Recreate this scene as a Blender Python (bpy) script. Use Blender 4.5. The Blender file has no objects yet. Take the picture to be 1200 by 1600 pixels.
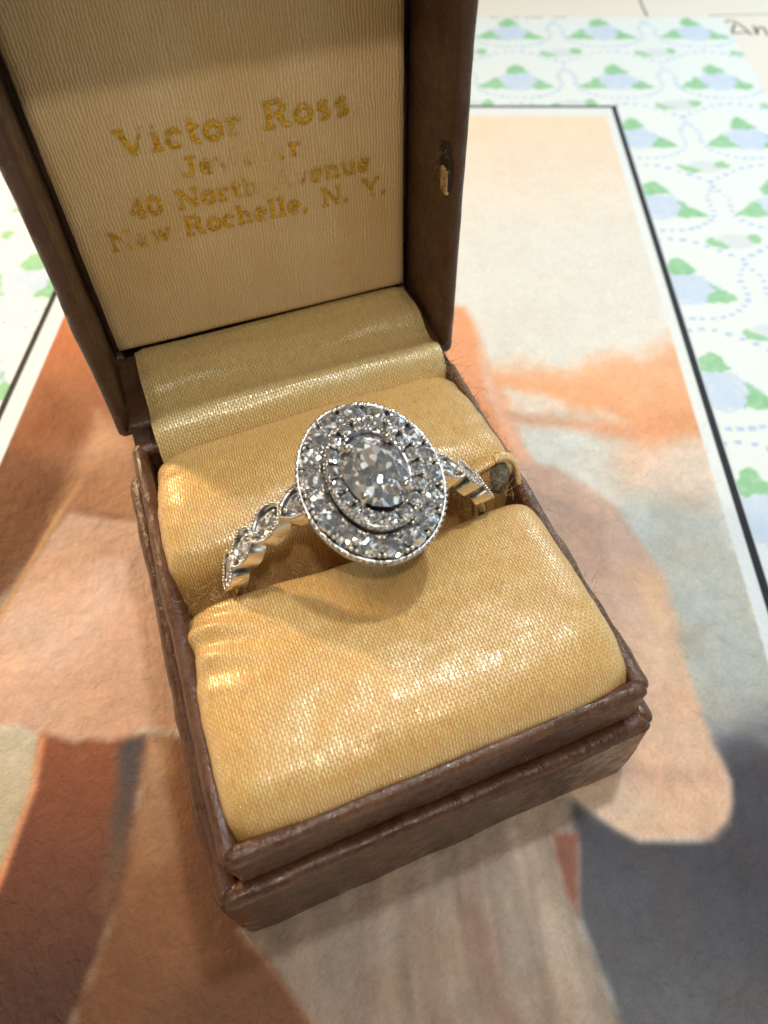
import bpy, bmesh, math, random
import numpy as np
from mathutils import Vector, Matrix, noise
# 1 unit = 1 cm.  The open box stands round the origin, its front towards -y, on sheets of paper whose top is z = 0.
random.seed(7); rng = np.random.default_rng(7)
SC = bpy.context.scene
SC.unit_settings.system = 'METRIC'; SC.unit_settings.scale_length = 0.01
COL = SC.collection
R = math.radians

# ------------------------------------------------------------ camera
cam = bpy.data.cameras.new('camera'); camo = bpy.data.objects.new('camera', cam); COL.objects.link(camo)
CP = Vector((-1.28538, -4.52491, 9.52132))
yaw, pitch, roll = R(19.247), R(53.984), R(-1.213)
fwd = Vector((math.sin(yaw)*math.cos(pitch), math.cos(yaw)*math.cos(pitch), -math.sin(pitch)))
rt = Vector((math.cos(yaw), -math.sin(yaw), 0)); up = rt.cross(fwd)
r2 = rt*math.cos(roll) + up*math.sin(roll); u2 = -rt*math.sin(roll) + up*math.cos(roll)
camo.matrix_world = Matrix(((r2.x, u2.x, -fwd.x, CP.x), (r2.y, u2.y, -fwd.y, CP.y), (r2.z, u2.z, -fwd.z, CP.z), (0, 0, 0, 1)))
cam.sensor_fit = 'VERTICAL'; cam.sensor_height = 36; cam.lens = 1157.8/1600*36
cam.clip_start = 0.1; cam.clip_end = 400
cam.dof.use_dof = True; cam.dof.focus_distance = 8.6; cam.dof.aperture_fstop = 0.26
SC.camera = camo
# ------------------------------------------------------------ world and lamps
W = bpy.data.worlds.new('World'); SC.world = W; W.use_nodes = True
wn = W.node_tree.nodes; wl = W.node_tree.links; wn.clear()
wo = wn.new('ShaderNodeOutputWorld'); wb = wn.new('ShaderNodeBackground')
tc = wn.new('ShaderNodeTexCoord'); sx = wn.new('ShaderNodeSeparateXYZ')
wr = wn.new('ShaderNodeMapRange'); wr.inputs[1].default_value = -1; wr.inputs[2].default_value = 1
mx = wn.new('ShaderNodeMix'); mx.data_type = 'RGBA'
mx.inputs[6].default_value = (1.0, 0.72, 0.45, 1); mx.inputs[7].default_value = (0.70, 0.88, 1.0, 1)
wl.new(tc.outputs['Generated'], sx.inputs[0]); wl.new(sx.outputs[0], wr.inputs[0]); wl.new(wr.outputs[0], mx.inputs[0])
# unseen room: bright and dark noise patches added to put sparkle in the stones
nz = wn.new('ShaderNodeTexNoise'); nz.inputs['Scale'].default_value = 3.4; nz.inputs['Detail'].default_value = 2.5; wl.new(tc.outputs['Generated'], nz.inputs['Vector'])
rp = wn.new('ShaderNodeValToRGB'); rp.color_ramp.elements[0].position = .42; rp.color_ramp.elements[0].color = (.05, .05, .05, 1)
rp.color_ramp.elements[1].position = .67; rp.color_ramp.elements[1].color = (7.5, 7.5, 7.5, 1); e3 = rp.color_ramp.elements.new(.55); e3.color = (.45, .45, .45, 1); wl.new(nz.outputs['Fac'], rp.inputs[0])
mz = wn.new('ShaderNodeMix'); mz.data_type = 'RGBA'; mz.blend_type = 'MULTIPLY'; mz.inputs[0].default_value = 1
wl.new(mx.outputs[2], mz.inputs[6]); wl.new(rp.outputs[0], mz.inputs[7]); wl.new(mz.outputs[2], wb.inputs[0]); wb.inputs[1].default_value = 0.26; wl.new(wb.outputs[0], wo.inputs[0])

def lamp(name, loc, target, size, power, col, shape='DISK', spread=180):
    l = bpy.data.lights.new(name, 'AREA'); l.shape = shape; l.size = size; l.energy = power; l.color = col; l.spread = R(spread)
    o = bpy.data.objects.new(name, l); COL.objects.link(o); o.location = loc
    o.rotation_euler = (Vector(target) - Vector(loc)).to_track_quat('-Z', 'Y').to_euler(); return o
lamp('ceiling_light', (6.8, 3.6, 30), (0, 1, 0), 1.9, 3500, (0.90, 0.96, 1.0))
lamp('room_light', (-2, -13, 32), (0, 2, 3), 1.6, 2800, (1.0, 0.92, 0.80))
lamp('window_light', (26, 16, 14), (2, 2, 0), 8.0, 2300, (0.80, 0.91, 1.0))
lamp('table_lamp', (-13.5, 22, 13), (-2.5, -1, 0), 1.8, 5200, (1.0, 0.68, 0.36))
for p in ((-9, 13, 31), (14, -3, 31), (-14, -2, 31), (2, 19, 31), (18, 14, 31), (4, -8, 31)): lamp('sparkle_light', p, (0, 0, 2), .8, 230, (1.0, .96, .9))  # small unseen overhead lamps, added for sharp sparkle on stones and satin

SC.view_settings.view_transform = 'Standard'; SC.view_settings.look = 'None'; SC.view_settings.exposure = 0; SC.view_settings.gamma = 1
try:
    SC.cycles.use_denoising = True; SC.cycles.denoiser = 'OPENIMAGEDENOISE'
except Exception: pass
SC.cycles.max_bounces = 14; SC.cycles.transmission_bounces = 12; SC.cycles.glossy_bounces = 6; SC.cycles.diffuse_bounces = 3
SC.cycles.caustics_reflective = False; SC.cycles.caustics_refractive = False
SC.cycles.sample_clamp_indirect = 12; SC.cycles.filter_width = 1.6

# ------------------------------------------------------------ helpers
def lin(c):
    c = np.asarray(c, float)/255; return np.where(c <= .04045, c/12.92, ((c+.055)/1.055)**2.4)
def L(*c): return tuple(lin(c)) + (1.0,)
def tag(o, label=None, cat=None, group=None, kind=None):
    if label: o['label'] = label
    if cat: o['category'] = cat
    if group: o['group'] = group
    if kind: o['kind'] = kind
    return o
def empty(name, loc=(0, 0, 0), parent=None):
    o = bpy.data.objects.new(name, None); COL.objects.link(o); o.location = loc; o.empty_display_size = .3
    if parent: o.parent = parent
    return o
def mkmesh(name, V, F, mat, uv=None, smooth=True, cols=None):
    me = bpy.data.meshes.new(name); me.from_pydata([tuple(map(float, v)) for v in V], [], [tuple(map(int, f)) for f in F])
    if smooth: me.polygons.foreach_set('use_smooth', [True]*len(me.polygons))
    if uv is not None:
        l = me.uv_layers.new(name='UVMap'); idx = np.empty(len(me.loops), int); me.loops.foreach_get('vertex_index', idx)
        l.data.foreach_set('uv', np.asarray(uv, np.float32)[idx].ravel())
    if cols is not None:
        a = me.color_attributes.new('print', 'FLOAT_COLOR', 'POINT'); a.data.foreach_set('color', np.asarray(cols, np.float32).ravel())
    me.materials.append(mat); me.update(); return me
def link(name, me, parent=None, mw=None):
    o = bpy.data.objects.new(name, me); COL.objects.link(o)
    if parent: o.parent = parent
    if mw is not None: o.matrix_local = mw
    return o
def obj(name, V, F, mat, parent=None, **k): return link(name, mkmesh(name, V, F, mat, **k), parent)
def grid_faces(nu, nv, closed_u=False, closed_v=False):
    F = []
    for j in range(nv if closed_v else nv-1):
        for i in range(nu if closed_u else nu-1):
            F.append((j*nu+i, j*nu+(i+1) % nu, ((j+1) % nv)*nu+(i+1) % nu, ((j+1) % nv)*nu+i))
    return F
def spline(P, n):
    """Catmull-Rom through P resampled to n points evenly by length"""
    P = np.asarray(P, float); Q = np.vstack([2*P[0]-P[1], P, 2*P[-1]-P[-2]]); out = []
    for i in range(1, len(Q)-2):
        t = np.linspace(0, 1, 24, endpoint=False)[:, None]; a, b, c, d = Q[i-1], Q[i], Q[i+1], Q[i+2]
        out.append(.5*(2*b+(c-a)*t+(2*a-5*b+4*c-d)*t**2+(3*b-a-3*c+d)*t**3))
    out = np.vstack(out+[P[-1:]]); s = np.r_[0, np.cumsum(np.linalg.norm(np.diff(out, axis=0), axis=1))]
    k = np.linspace(0, s[-1], n); return np.stack([np.interp(k, s, out[:, i]) for i in range(out.shape[1])], 1), k
def tube_arrays(P, r, seg=6, taper=False):
    P = [Vector(p) for p in P]; V = []; n = len(P); T0 = None
    for i, p in enumerate(P):
        t = (P[min(i+1, n-1)]-P[max(i-1, 0)]).normalized()
        a = t.orthogonal().normalized() if T0 is None else (T0 - t*T0.dot(t)).normalized(); T0 = a; b = t.cross(a)
        rr = (r[i] if hasattr(r, '__len__') else r)*(1-.7*i/(n-1) if taper else 1)
        for k in range(seg):
            q = 2*math.pi*k/seg; V.append(p+(a*math.cos(q)+b*math.sin(q))*rr)
    F = [(i*seg+k, i*seg+(k+1) % seg, (i+1)*seg+(k+1) % seg, (i+1)*seg+k) for i in range(n-1) for k in range(seg)]
    F += [tuple(range(seg))[::-1], tuple((n-1)*seg+k for k in range(seg))]
    return V, F
class Bag:
    def __init__(s): s.V = []; s.F = []
    def add(s, V, F):
        n = len(s.V); s.V += [tuple(v) for v in V]; s.F += [tuple(i+n for i in f) for f in F]
    def obj(s, name, mat, parent=None, smooth=True): return obj(name, s.V, s.F, mat, parent, smooth=smooth)
def ico(r, sub=1):
    bm = bmesh.new(); bmesh.ops.create_icosphere(bm, subdivisions=sub, radius=r)
    V = [v.co.copy() for v in bm.verts]; F = [[v.index for v in f.verts] for f in bm.faces]; bm.free(); return V, F
def fbm(p, o=3): return noise.fractal(Vector(p), 1.0, 2.0, o)

# ------------------------------------------------------------ materials
class NT:
    def __init__(s, name):
        s.m = bpy.data.materials.new(name); s.m.use_nodes = True; s.t = s.m.node_tree; s.t.nodes.clear()
        s.out = s.n('ShaderNodeOutputMaterial'); s.b = s.n('ShaderNodeBsdfPrincipled'); s.l(s.b, 0, s.out, 0)
    def n(s, t, **k):
        x = s.t.nodes.new(t)
        for a, v in k.items(): setattr(x, a, v)
        return x
    def l(s, a, i, b, j): s.t.links.new(a.outputs[i], b.inputs[j])
    def set(s, node, **k):
        for a, v in k.items(): node.inputs[a.replace('_', ' ')].default_value = v
    def coord(s, kind='Object', scale=(1, 1, 1), rot=(0, 0, 0)):
        c = s.n('ShaderNodeTexCoord'); m = s.n('ShaderNodeMapping'); s.l(c, kind, m, 0)
        m.inputs['Scale'].default_value = scale; m.inputs['Rotation'].default_value = rot; return m
    def noise(s, co, scale, detail=3, rough=.55, dist=0):
        x = s.n('ShaderNodeTexNoise'); s.set(x, Scale=scale, Detail=detail, Roughness=rough, Distortion=dist)
        s.l(co, 0, x, 'Vector'); return x
    def ramp(s, src, o, stops):
        r = s.n('ShaderNodeValToRGB'); e = r.color_ramp.elements
        while len(e) > 1: e.remove(e[-1])
        e[0].position = stops[0][0]; e[0].color = stops[0][1]
        for p, c in stops[1:]: q = e.new(p); q.color = c
        s.l(src, o, r, 0); return r
    def bump(s, src, o, strength, dist, prev=None):
        b = s.n('ShaderNodeBump'); b.inputs['Strength'].default_value = strength; b.inputs['Distance'].default_value = dist
        s.l(src, o, b, 'Height')
        if prev: s.l(prev, 0, b, 'Normal')
        return b
    def mix(s, f, fo, a, b, mode='MIX'):
        m = s.n('ShaderNodeMix'); m.data_type = 'RGBA'; m.blend_type = mode
        if f is None: m.inputs[0].default_value = fo
        else: s.l(f, fo, m, 0)
        for k, v in ((6, a), (7, b)):
            if isinstance(v, tuple) and not isinstance(v[0], float) and not isinstance(v[0], int): s.l(v[0], v[1], m, k)
            else: m.inputs[k].default_value = v
        return m
g = lambda v: (v, v, v, 1.0)

def satin(name, ca, cb, rough=.36, warp=.03, weft=.11, sheen=.3, glint=.55, bump=.5):
    """woven satin: short floats laid like bricks in UV space (u across, v along the floats, cm)"""
    s = NT(name); co = s.coord('UV', rot=(0, 0, R(90)))
    wob = s.noise(s.coord('UV'), 9, 2); dv = s.n('ShaderNodeVectorMath', operation='SCALE'); dv.inputs['Scale'].default_value = .022
    s.l(wob, 'Color', dv, 0); ad = s.n('ShaderNodeVectorMath', operation='ADD'); s.l(co, 0, ad, 0); s.l(dv, 0, ad, 1)
    br = s.n('ShaderNodeTexBrick'); s.l(ad, 0, br, 'Vector'); br.offset = .5
    s.set(br, Scale=1.0, Mortar_Size=warp*.22, Mortar_Smooth=.9, Bias=0.0, Brick_Width=weft, Row_Height=warp)
    br.inputs['Color1'].default_value = g(0.0); br.inputs['Color2'].default_value = g(1.0); br.inputs['Mortar'].default_value = g(.3)
    big = s.noise(s.coord('Object'), .8, 4); rows = s.noise(s.coord('UV', scale=(1.2, 26, 1)), 1.0, 3)
    stain = s.noise(s.coord('Object'), 3.1, 5, .65)
    base = s.mix(big, 'Fac', ca, cb)
    b2 = s.mix(None, .16, (base, 2), (br, 'Color'), 'OVERLAY')
    b3 = s.mix(s.ramp(rows, 'Fac', [(.35, g(0.0)), (.7, g(.18))]), 'Color', (b2, 2), tuple(.72*x for x in ca[:3])+(1,))
    b4 = s.mix(s.ramp(stain, 'Fac', [(.55, g(0.0)), (.75, g(.16))]), 'Color', (b3, 2), tuple(.7*x*y for x, y in zip(ca[:3], (1, .85, .7)))+(1,))
    b5 = s.mix(s.ramp(br, 'Fac', [(0, g(0.0)), (1, g(.42))]), 'Color', (b4, 2), tuple(x*y for x, y in zip(ca[:3], (.50, .40, .28)))+(1,))
    s.l(b5, 2, s.b, 'Base Color')
    fl = s.noise(s.coord('UV', scale=(1/warp*.75, 4.2, 1)), 1.0, 2, .7)
    rr = s.ramp(fl, 'Fac', [(.3, g(rough+.2)), (.55, g(rough)), (.74, g(max(.1, rough-glint*.4)))])
    s.l(rr, 'Color', s.b, 'Roughness')
    s.set(s.b, Specular_IOR_Level=1.0, IOR=1.75, Coat_Weight=.22, Coat_Roughness=.3, Sheen_Weight=sheen, Sheen_Roughness=.5)
    s.b.inputs['Sheen Tint'].default_value = (1, .93, .75, 1)
    s.b.inputs['Specular Tint'].default_value = (1.0, .95, .8, 1)
    inv = s.n('ShaderNodeMath', operation='SUBTRACT'); inv.inputs[0].default_value = 1; s.l(br, 'Fac', inv, 1)
    b = s.bump(inv, 0, bump, .011); b = s.bump(fl, 'Fac', bump*.8, .009, b)
    wr = s.noise(s.coord('Object', scale=(1.2, 3.2, 1)), 1.6, 4, .5); b = s.bump(wr, 'Fac', .07, .08, b)
    s.l(b, 0, s.b, 'Normal'); s.l(b, 0, s.b, 'Coat Normal'); return s.m
M = {}
M['pad'] = satin('pad_satin', L(240, 186, 100), L(242, 200, 122), rough=.34, sheen=.12, glint=.45, bump=.9, warp=.032, weft=.080)
M['flap'] = satin('flap_satin', L(232, 200, 126), L(240, 214, 150), rough=.28, warp=.034, weft=.075, sheen=.15, glint=.5, bump=1.0)
s = NT('lining_cloth')   # ribbed cloth: fine irregular cords running down the panel
wob = s.noise(s.coord('UV', scale=(1.5, .6, 1)), 1.6, 3); dv = s.n('ShaderNodeVectorMath', operation='SCALE'); dv.inputs['Scale'].default_value = .12; s.l(wob, 'Color', dv, 0)
ad = s.n('ShaderNodeVectorMath', operation='ADD'); s.l(s.coord('UV'), 0, ad, 0); s.l(dv, 0, ad, 1)
wv = s.n('ShaderNodeTexWave', wave_type='BANDS', bands_direction='X'); s.l(ad, 0, wv, 'Vector'); s.set(wv, Scale=8.0, Distortion=3.2, Detail=2.0, Detail_Scale=1.5)
cord = s.noise(s.coord('UV', scale=(34, 1.5, 1)), 1.0, 3, .7); wf = s.noise(s.coord('UV', scale=(6, 24, 1)), 1.0, 2, .6)
pr0 = s.n('ShaderNodeMath', operation='MULTIPLY'); s.l(wv, 'Fac', pr0, 0); s.l(cord, 'Fac', pr0, 1)
pr1 = s.n('ShaderNodeMath', operation='MULTIPLY_ADD'); s.l(wf, 'Fac', pr1, 0); pr1.inputs[1].default_value = .28; s.l(pr0, 0, pr1, 2)
ag = s.noise(s.coord('Object'), .55, 4, .6)
bs = s.mix(s.ramp(ag, 'Fac', [(.35, g(0.0)), (.65, g(1.0))]), 'Color', L(226, 192, 134), L(236, 208, 158))
b2 = s.mix(s.ramp(pr1, 0, [(.12, g(.45)), (.34, g(.1)), (.6, g(0.0))]), 'Color', (bs, 2), L(140, 104, 66))
s.l(b2, 2, s.b, 'Base Color'); s.set(s.b, Roughness=.6, Specular_IOR_Level=.35, Sheen_Weight=.1)
s.l(s.bump(pr1, 0, .55, .02), 0, s.b, 'Normal'); M['lining'] = s.m

def leather(name, ca, cb, rough=.42):
    s = NT(name); co = s.coord('Object'); n1 = s.noise(co, 1.4, 6, .65); n2 = s.noise(s.coord('Object', scale=(1, 1, 1)), 16, 4, .6, 1.5)
    base = s.mix(s.ramp(n1, 'Fac', [(.35, g(0.0)), (.66, g(1.0))]), 'Color', ca, cb)
    wear = s.n('ShaderNodeNewGeometry'); pt = s.ramp(wear, 'Pointiness', [(.5, g(0.06)), (.55, g(.5))])
    fine = s.noise(co, 9, 5, .7); wm = s.n('ShaderNodeMath', operation='MULTIPLY'); s.l(pt, 0, wm, 0)
    s.l(s.ramp(fine, 'Fac', [(.42, g(0.0)), (.62, g(1.0))]), 0, wm, 1)
    b2 = s.mix(wm, 0, (base, 2), L(130, 92, 60))
    b3 = s.mix(s.ramp(n2, 'Fac', [(.3, g(.5)), (.5, g(0.0))]), 'Color', (b2, 2), tuple(.6*x for x in ca[:3])+(1,))
    s.l(b3, 2, s.b, 'Base Color')
    rn = s.noise(co, 5, 5, .7); s.l(s.ramp(rn, 'Fac', [(.35, g(rough-.14)), (.65, g(rough+.2))]), 0, s.b, 'Roughness')
    s.set(s.b, Specular_IOR_Level=.5)
    v = s.n('ShaderNodeTexVoronoi'); v.feature = 'DISTANCE_TO_EDGE'; s.l(s.noise(co, 3, 2), 'Color', v, 'Vector'); s.set(v, Scale=26)
    mm = s.n('ShaderNodeMix'); b = s.bump(s.noise(co, 20, 4, .6, 1.2), 'Fac', .16, .025)
    b = s.bump(s.noise(s.coord('Object', scale=(2.5, .7, 1.6)), 2.6, 5, .6, .6), 'Fac', .5, .07, b)
    s.l(b, 0, s.b, 'Normal'); return s.m
M['leather'] = leather('brown_leatherette', L(73, 45, 30), L(102, 68, 48), .27)
M['leather_lid'] = leather('dark_leatherette', L(66, 42, 28), L(90, 61, 43), .42)
M['leather_in'] = leather('inner_leatherette', L(50, 34, 26), L(70, 50, 38), .5)

def metal(name, col, rough, dark=None):
    s = NT(name); s.b.inputs['Base Color'].default_value = col; s.set(s.b, Metallic=1.0, Roughness=rough)
    if dark:
        n = s.noise(s.coord('Object'), 14, 4, .7); s.l(s.mix(s.ramp(n, 'Fac', [(.4, g(0.0)), (.6, g(1.0))]), 'Color', dark, col), 2, s.b, 'Base Color')
    n = s.noise(s.coord('Object'), 20, 3); s.l(s.bump(n, 'Fac', .1, .01), 0, s.b, 'Normal'); return s.m
M['gold'] = metal('white_gold', (.74, .66, .54, 1), .17)
M['milgrain'] = metal('milgrain_metal', (.80, .74, .64, 1), .2)
M['plate'] = metal('oxidised_metal', (.70, .70, .71, 1), .28, (.28, .28, .285, 1))
s = NT('diamond'); s.t.nodes.remove(s.b); gl = s.n('ShaderNodeBsdfGlass'); gl.inputs['IOR'].default_value = 2.42; gl.inputs['Roughness'].default_value = 0.0
gl.inputs['Color'].default_value = (.97, .985, 1, 1); # crushed-ice look of the inner facets: a cell pattern tilts the mirror part
def facets(s, k, sc_, share):
    oi = s.n('ShaderNodeObjectInfo'); co = s.coord('Object'); va = s.n('ShaderNodeVectorMath', operation='ADD'); s.l(co, 0, va, 0)
    ml = s.n('ShaderNodeMath', operation='MULTIPLY'); ml.inputs[1].default_value = 37.0; s.l(oi, 'Random', ml, 0); s.l(ml, 0, va, 1)
    vo = s.n('ShaderNodeTexVoronoi'); s.l(va, 0, vo, 'Vector'); s.set(vo, Scale=sc_)
    sb = s.n('ShaderNodeVectorMath', operation='SUBTRACT'); s.l(vo, 'Color', sb, 0); sb.inputs[1].default_value = (.5, .5, .5)
    sc2 = s.n('ShaderNodeVectorMath', operation='SCALE'); sc2.inputs['Scale'].default_value = k; s.l(sb, 0, sc2, 0)
    ge = s.n('ShaderNodeNewGeometry'); ad = s.n('ShaderNodeVectorMath', operation='ADD'); s.l(ge, 'Normal', ad, 0); s.l(sc2, 0, ad, 1)
    nm = s.n('ShaderNodeVectorMath', operation='NORMALIZE'); s.l(ad, 0, nm, 0)
    gy = s.n('ShaderNodeBsdfGlossy'); gy.inputs['Roughness'].default_value = .05; s.l(nm, 0, gy, 'Normal')
    s.l(s.ramp(vo, 'Color', [(0, (.92, .97, 1, 1)), (.6, (1, 1, 1, 1)), (.8, (1, .90, .74, 1)), (.92, (.72, .84, 1, 1))]), 0, gy, 'Color')
    ms = s.n('ShaderNodeMixShader'); ms.inputs[0].default_value = share; s.l(gl, 0, ms, 1); s.l(gy, 0, ms, 2)
    df = s.n('ShaderNodeBsdfDiffuse'); df.inputs['Color'].default_value = (.93, .96, .98, 1); s.l(nm, 0, df, 'Normal'); m2 = s.n('ShaderNodeMixShader'); m2.inputs[0].default_value = .12
    s.l(ms, 0, m2, 1); s.l(df, 0, m2, 2); s.l(m2, 0, s.out, 0)
facets(s, 1.35, 2.7, .80); M['diamond'] = s.m
s = NT('large_diamond'); s.t.nodes.remove(s.b); gl = s.n('ShaderNodeBsdfGlass'); gl.inputs['IOR'].default_value = 2.42; gl.inputs['Roughness'].default_value = 0.0
facets(s, 1.15, 5.2, .74); M['diamond_big'] = s.m
s = NT('gold_foil'); s.set(s.b, Metallic=.55, Roughness=.36); s.b.inputs['Base Color'].default_value = (.62, .36, .06, 1)
n = s.noise(s.coord('Object'), 30, 3, .7); s.l(s.ramp(n, 'Fac', [(.35, (.42, .22, .012, 1)), (.65, (.95, .58, .06, 1))]), 0, s.b, 'Base Color')
s.l(s.bump(n, 'Fac', .8, .02), 0, s.b, 'Normal'); M['foil'] = s.m
s = NT('pressed_cloth'); s.set(s.b, Roughness=.65); s.b.inputs['Base Color'].default_value = L(208, 174, 118)
tr = s.n('ShaderNodeBsdfTransparent'); mq = s.n('ShaderNodeMixShader'); mq.inputs[0].default_value = .08; s.l(tr, 0, mq, 1); s.l(s.b, 0, mq, 2); s.l(mq, 0, s.out, 0); M['imprint'] = s.m
def plain(name, col, rough=.8, bumpy=None):
    s = NT(name); s.b.inputs['Base Color'].default_value = col; s.set(s.b, Roughness=rough)
    n = s.noise(s.coord('Object'), bumpy[0] if bumpy else 8, 4)
    s.l(s.mix(s.ramp(n, 'Fac', [(.35, g(0.0)), (.65, g(1.0))]), 'Color', tuple(.8*x for x in col[:3])+(1,), col), 2, s.b, 'Base Color')
    if bumpy: s.l(s.bump(n, 'Fac', bumpy[1], bumpy[2]), 0, s.b, 'Normal')
    return s.m
M['fibre'] = plain('fibre', L(190, 158, 110), .7)
M['fibre_dark'] = plain('dark_fibre', L(120, 92, 66), .7)
M['foam'] = plain('grey_foam', L(150, 148, 132), .95, (22, 1.0, .06))
M['board'] = plain('card_board', L(206, 168, 116), .85, (9, .6, .04))
M['tear'] = plain('torn_leather', L(52, 40, 32), .85, (20, .8, .05))
M['ink'] = plain('pen_ink', L(78, 78, 84), .6)
M['rule'] = plain('printed_rule', L(170, 172, 168), .6)
M['table'] = plain('table_paint', L(222, 218, 206), .6)
def paper(name, bumps, attr=True, col=None, tex=(0, 0)):
    s = NT(name)
    if attr:
        a = s.n('ShaderNodeAttribute'); a.attribute_name = 'print'
        n = s.noise(s.coord('Object'), 34, 3, .8)
        m = s.mix(s.ramp(n, 'Fac', [(.3, g(.10)), (.7, g(0.0))]), 'Color', (a, 'Color'), g(.35))
        m.blend_type = 'MULTIPLY'; s.l(m, 2, s.b, 'Base Color')
    else: s.b.inputs['Base Color'].default_value = col
    s.set(s.b, Roughness=.62, Specular_IOR_Level=.35)
    b = None
    for sc_, st_, d, sc3 in bumps:
        b = s.bump(s.noise(s.coord('Object', scale=sc3), sc_, 4, .6, .4), 'Fac', st_, d, b)
    s.l(b, 0, s.b, 'Normal'); return s.m
M['art'] = paper('textured_print', [(5.0, .55, .10, (1.2, .9, 1)), (26, .3, .02, (1, 1, 1))])
M['sheet'] = paper('patterned_paper', [(40, .15, .01, (1, 1, 1))])
M['cream'] = paper('cream_card', [(30, .12, .01, (1, 1, 1))], False, L(232, 230, 218))

# ------------------------------------------------------------ setting: table, cream card, patterned sheet, art print
PH = R(-21.904); ea = np.array([math.cos(PH), math.sin(PH)]); eb = np.array([-math.sin(PH), math.cos(PH)])
def stxy(s_, t_, z): return (s_*ea[0]+t_*eb[0], s_*ea[1]+t_*eb[1], z)
def slab(name, s0, s1, t0, t1, z0, z1, mat, parent=None):
    V = [stxy(a, b, z) for z in (z0, z1) for a, b in ((s0, t0), (s1, t0), (s1, t1), (s0, t1))]
    F = [(3, 2, 1, 0), (4, 5, 6, 7)] + [(i, (i+1) % 4, 4+(i+1) % 4, 4+i) for i in range(4)]
    return obj(name, V, F, mat, parent, smooth=False)
tag(slab('tabletop', -45, 60, -40, 70, -1.2, -.06, M['table']), kind='structure')
card = tag(slab('cream_card', -14, 22, -10, 31, -.055, -.032, M['cream']), 'cream paper with pencil handwriting, lying under the blue and green patterned sheet', 'paper')

def colour_grid(name, s0, s1, t0, t1, step, z, fn, mat, hole=None, parent=None):
    ns = int((s1-s0)/step)+1; nt = int((t1-t0)/step)+1
    S, T = np.meshgrid(np.linspace(s0, s1, ns), np.linspace(t0, t1, nt)); S = S.ravel(); T = T.ravel()
    C = fn(S, T); C = np.c_[lin(np.clip(C, 0, 255)), np.ones(len(C))]
    X = S*ea[0]+T*eb[0]; Y = S*ea[1]+T*eb[1]; V = np.c_[X, Y, np.full(len(X), z)]
    I = np.arange(ns*nt).reshape(nt, ns); F = np.stack([I[:-1, :-1], I[:-1, 1:], I[1:, 1:], I[1:, :-1]], -1).reshape(-1, 4)
    if hole:
        cs = S[F].mean(1); ct = T[F].mean(1); F = F[~((cs > hole[0]) & (cs < hole[1]) & (ct > hole[2]) & (ct < hole[3]))]
    me = bpy.data.meshes.new(name); me.vertices.add(len(V)); me.vertices.foreach_set('co', V.astype(np.float32).ravel())
    me.loops.add(F.size); me.loops.foreach_set('vertex_index', F.ravel().astype(np.int32))
    me.polygons.add(len(F)); me.polygons.foreach_set('loop_start', (np.arange(len(F))*4).astype(np.int32))
    me.update(calc_edges=True); me.validate()
    a = me.color_attributes.new('print', 'FLOAT_COLOR', 'POINT'); a.data.foreach_set('color', C.astype(np.float32).ravel())
    me.materials.append(mat); return link(name, me, parent)

def vnoise(S, T, f, seed=0):
    """smooth value noise, vectorised"""
    r = np.random.default_rng(100+seed); G = r.random((64, 64)); x = S*f+200.3; y = T*f+200.7
    xi = np.floor(x).astype(int); yi = np.floor(y).astype(int); fx = x-xi; fy = y-yi; fx = fx*fx*(3-2*fx); fy = fy*fy*(3-2*fy)
    q = lambda i, j: G[(xi+i) % 64, (yi+j) % 64]
    return (q(0, 0)*(1-fx)+q(1, 0)*fx)*(1-fy)+(q(0, 1)*(1-fx)+q(1, 1)*fx)*fy - .5
def sdf(S, T, P):
    P = np.asarray(P, float); d = np.full(len(S), 1e9); ins = np.zeros(len(S), bool)
    for i in range(len(P)):
        a = P[i]; b = P[(i+1) % len(P)]; e = b-a; w0 = S-a[0]; w1 = T-a[1]
        k = np.clip((w0*e[0]+w1*e[1])/(e@e+1e-12), 0, 1); d = np.minimum(d, (w0-e[0]*k)**2+(w1-e[1]*k)**2)
        c = ((a[1] <= T) != (b[1] <= T)); xx = a[0]+(T-a[1])/(e[1] if abs(e[1]) > 1e-9 else 1e-9)*e[0]; ins ^= c & (S < xx)
    return np.where(ins, -1, 1)*np.sqrt(d)

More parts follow.
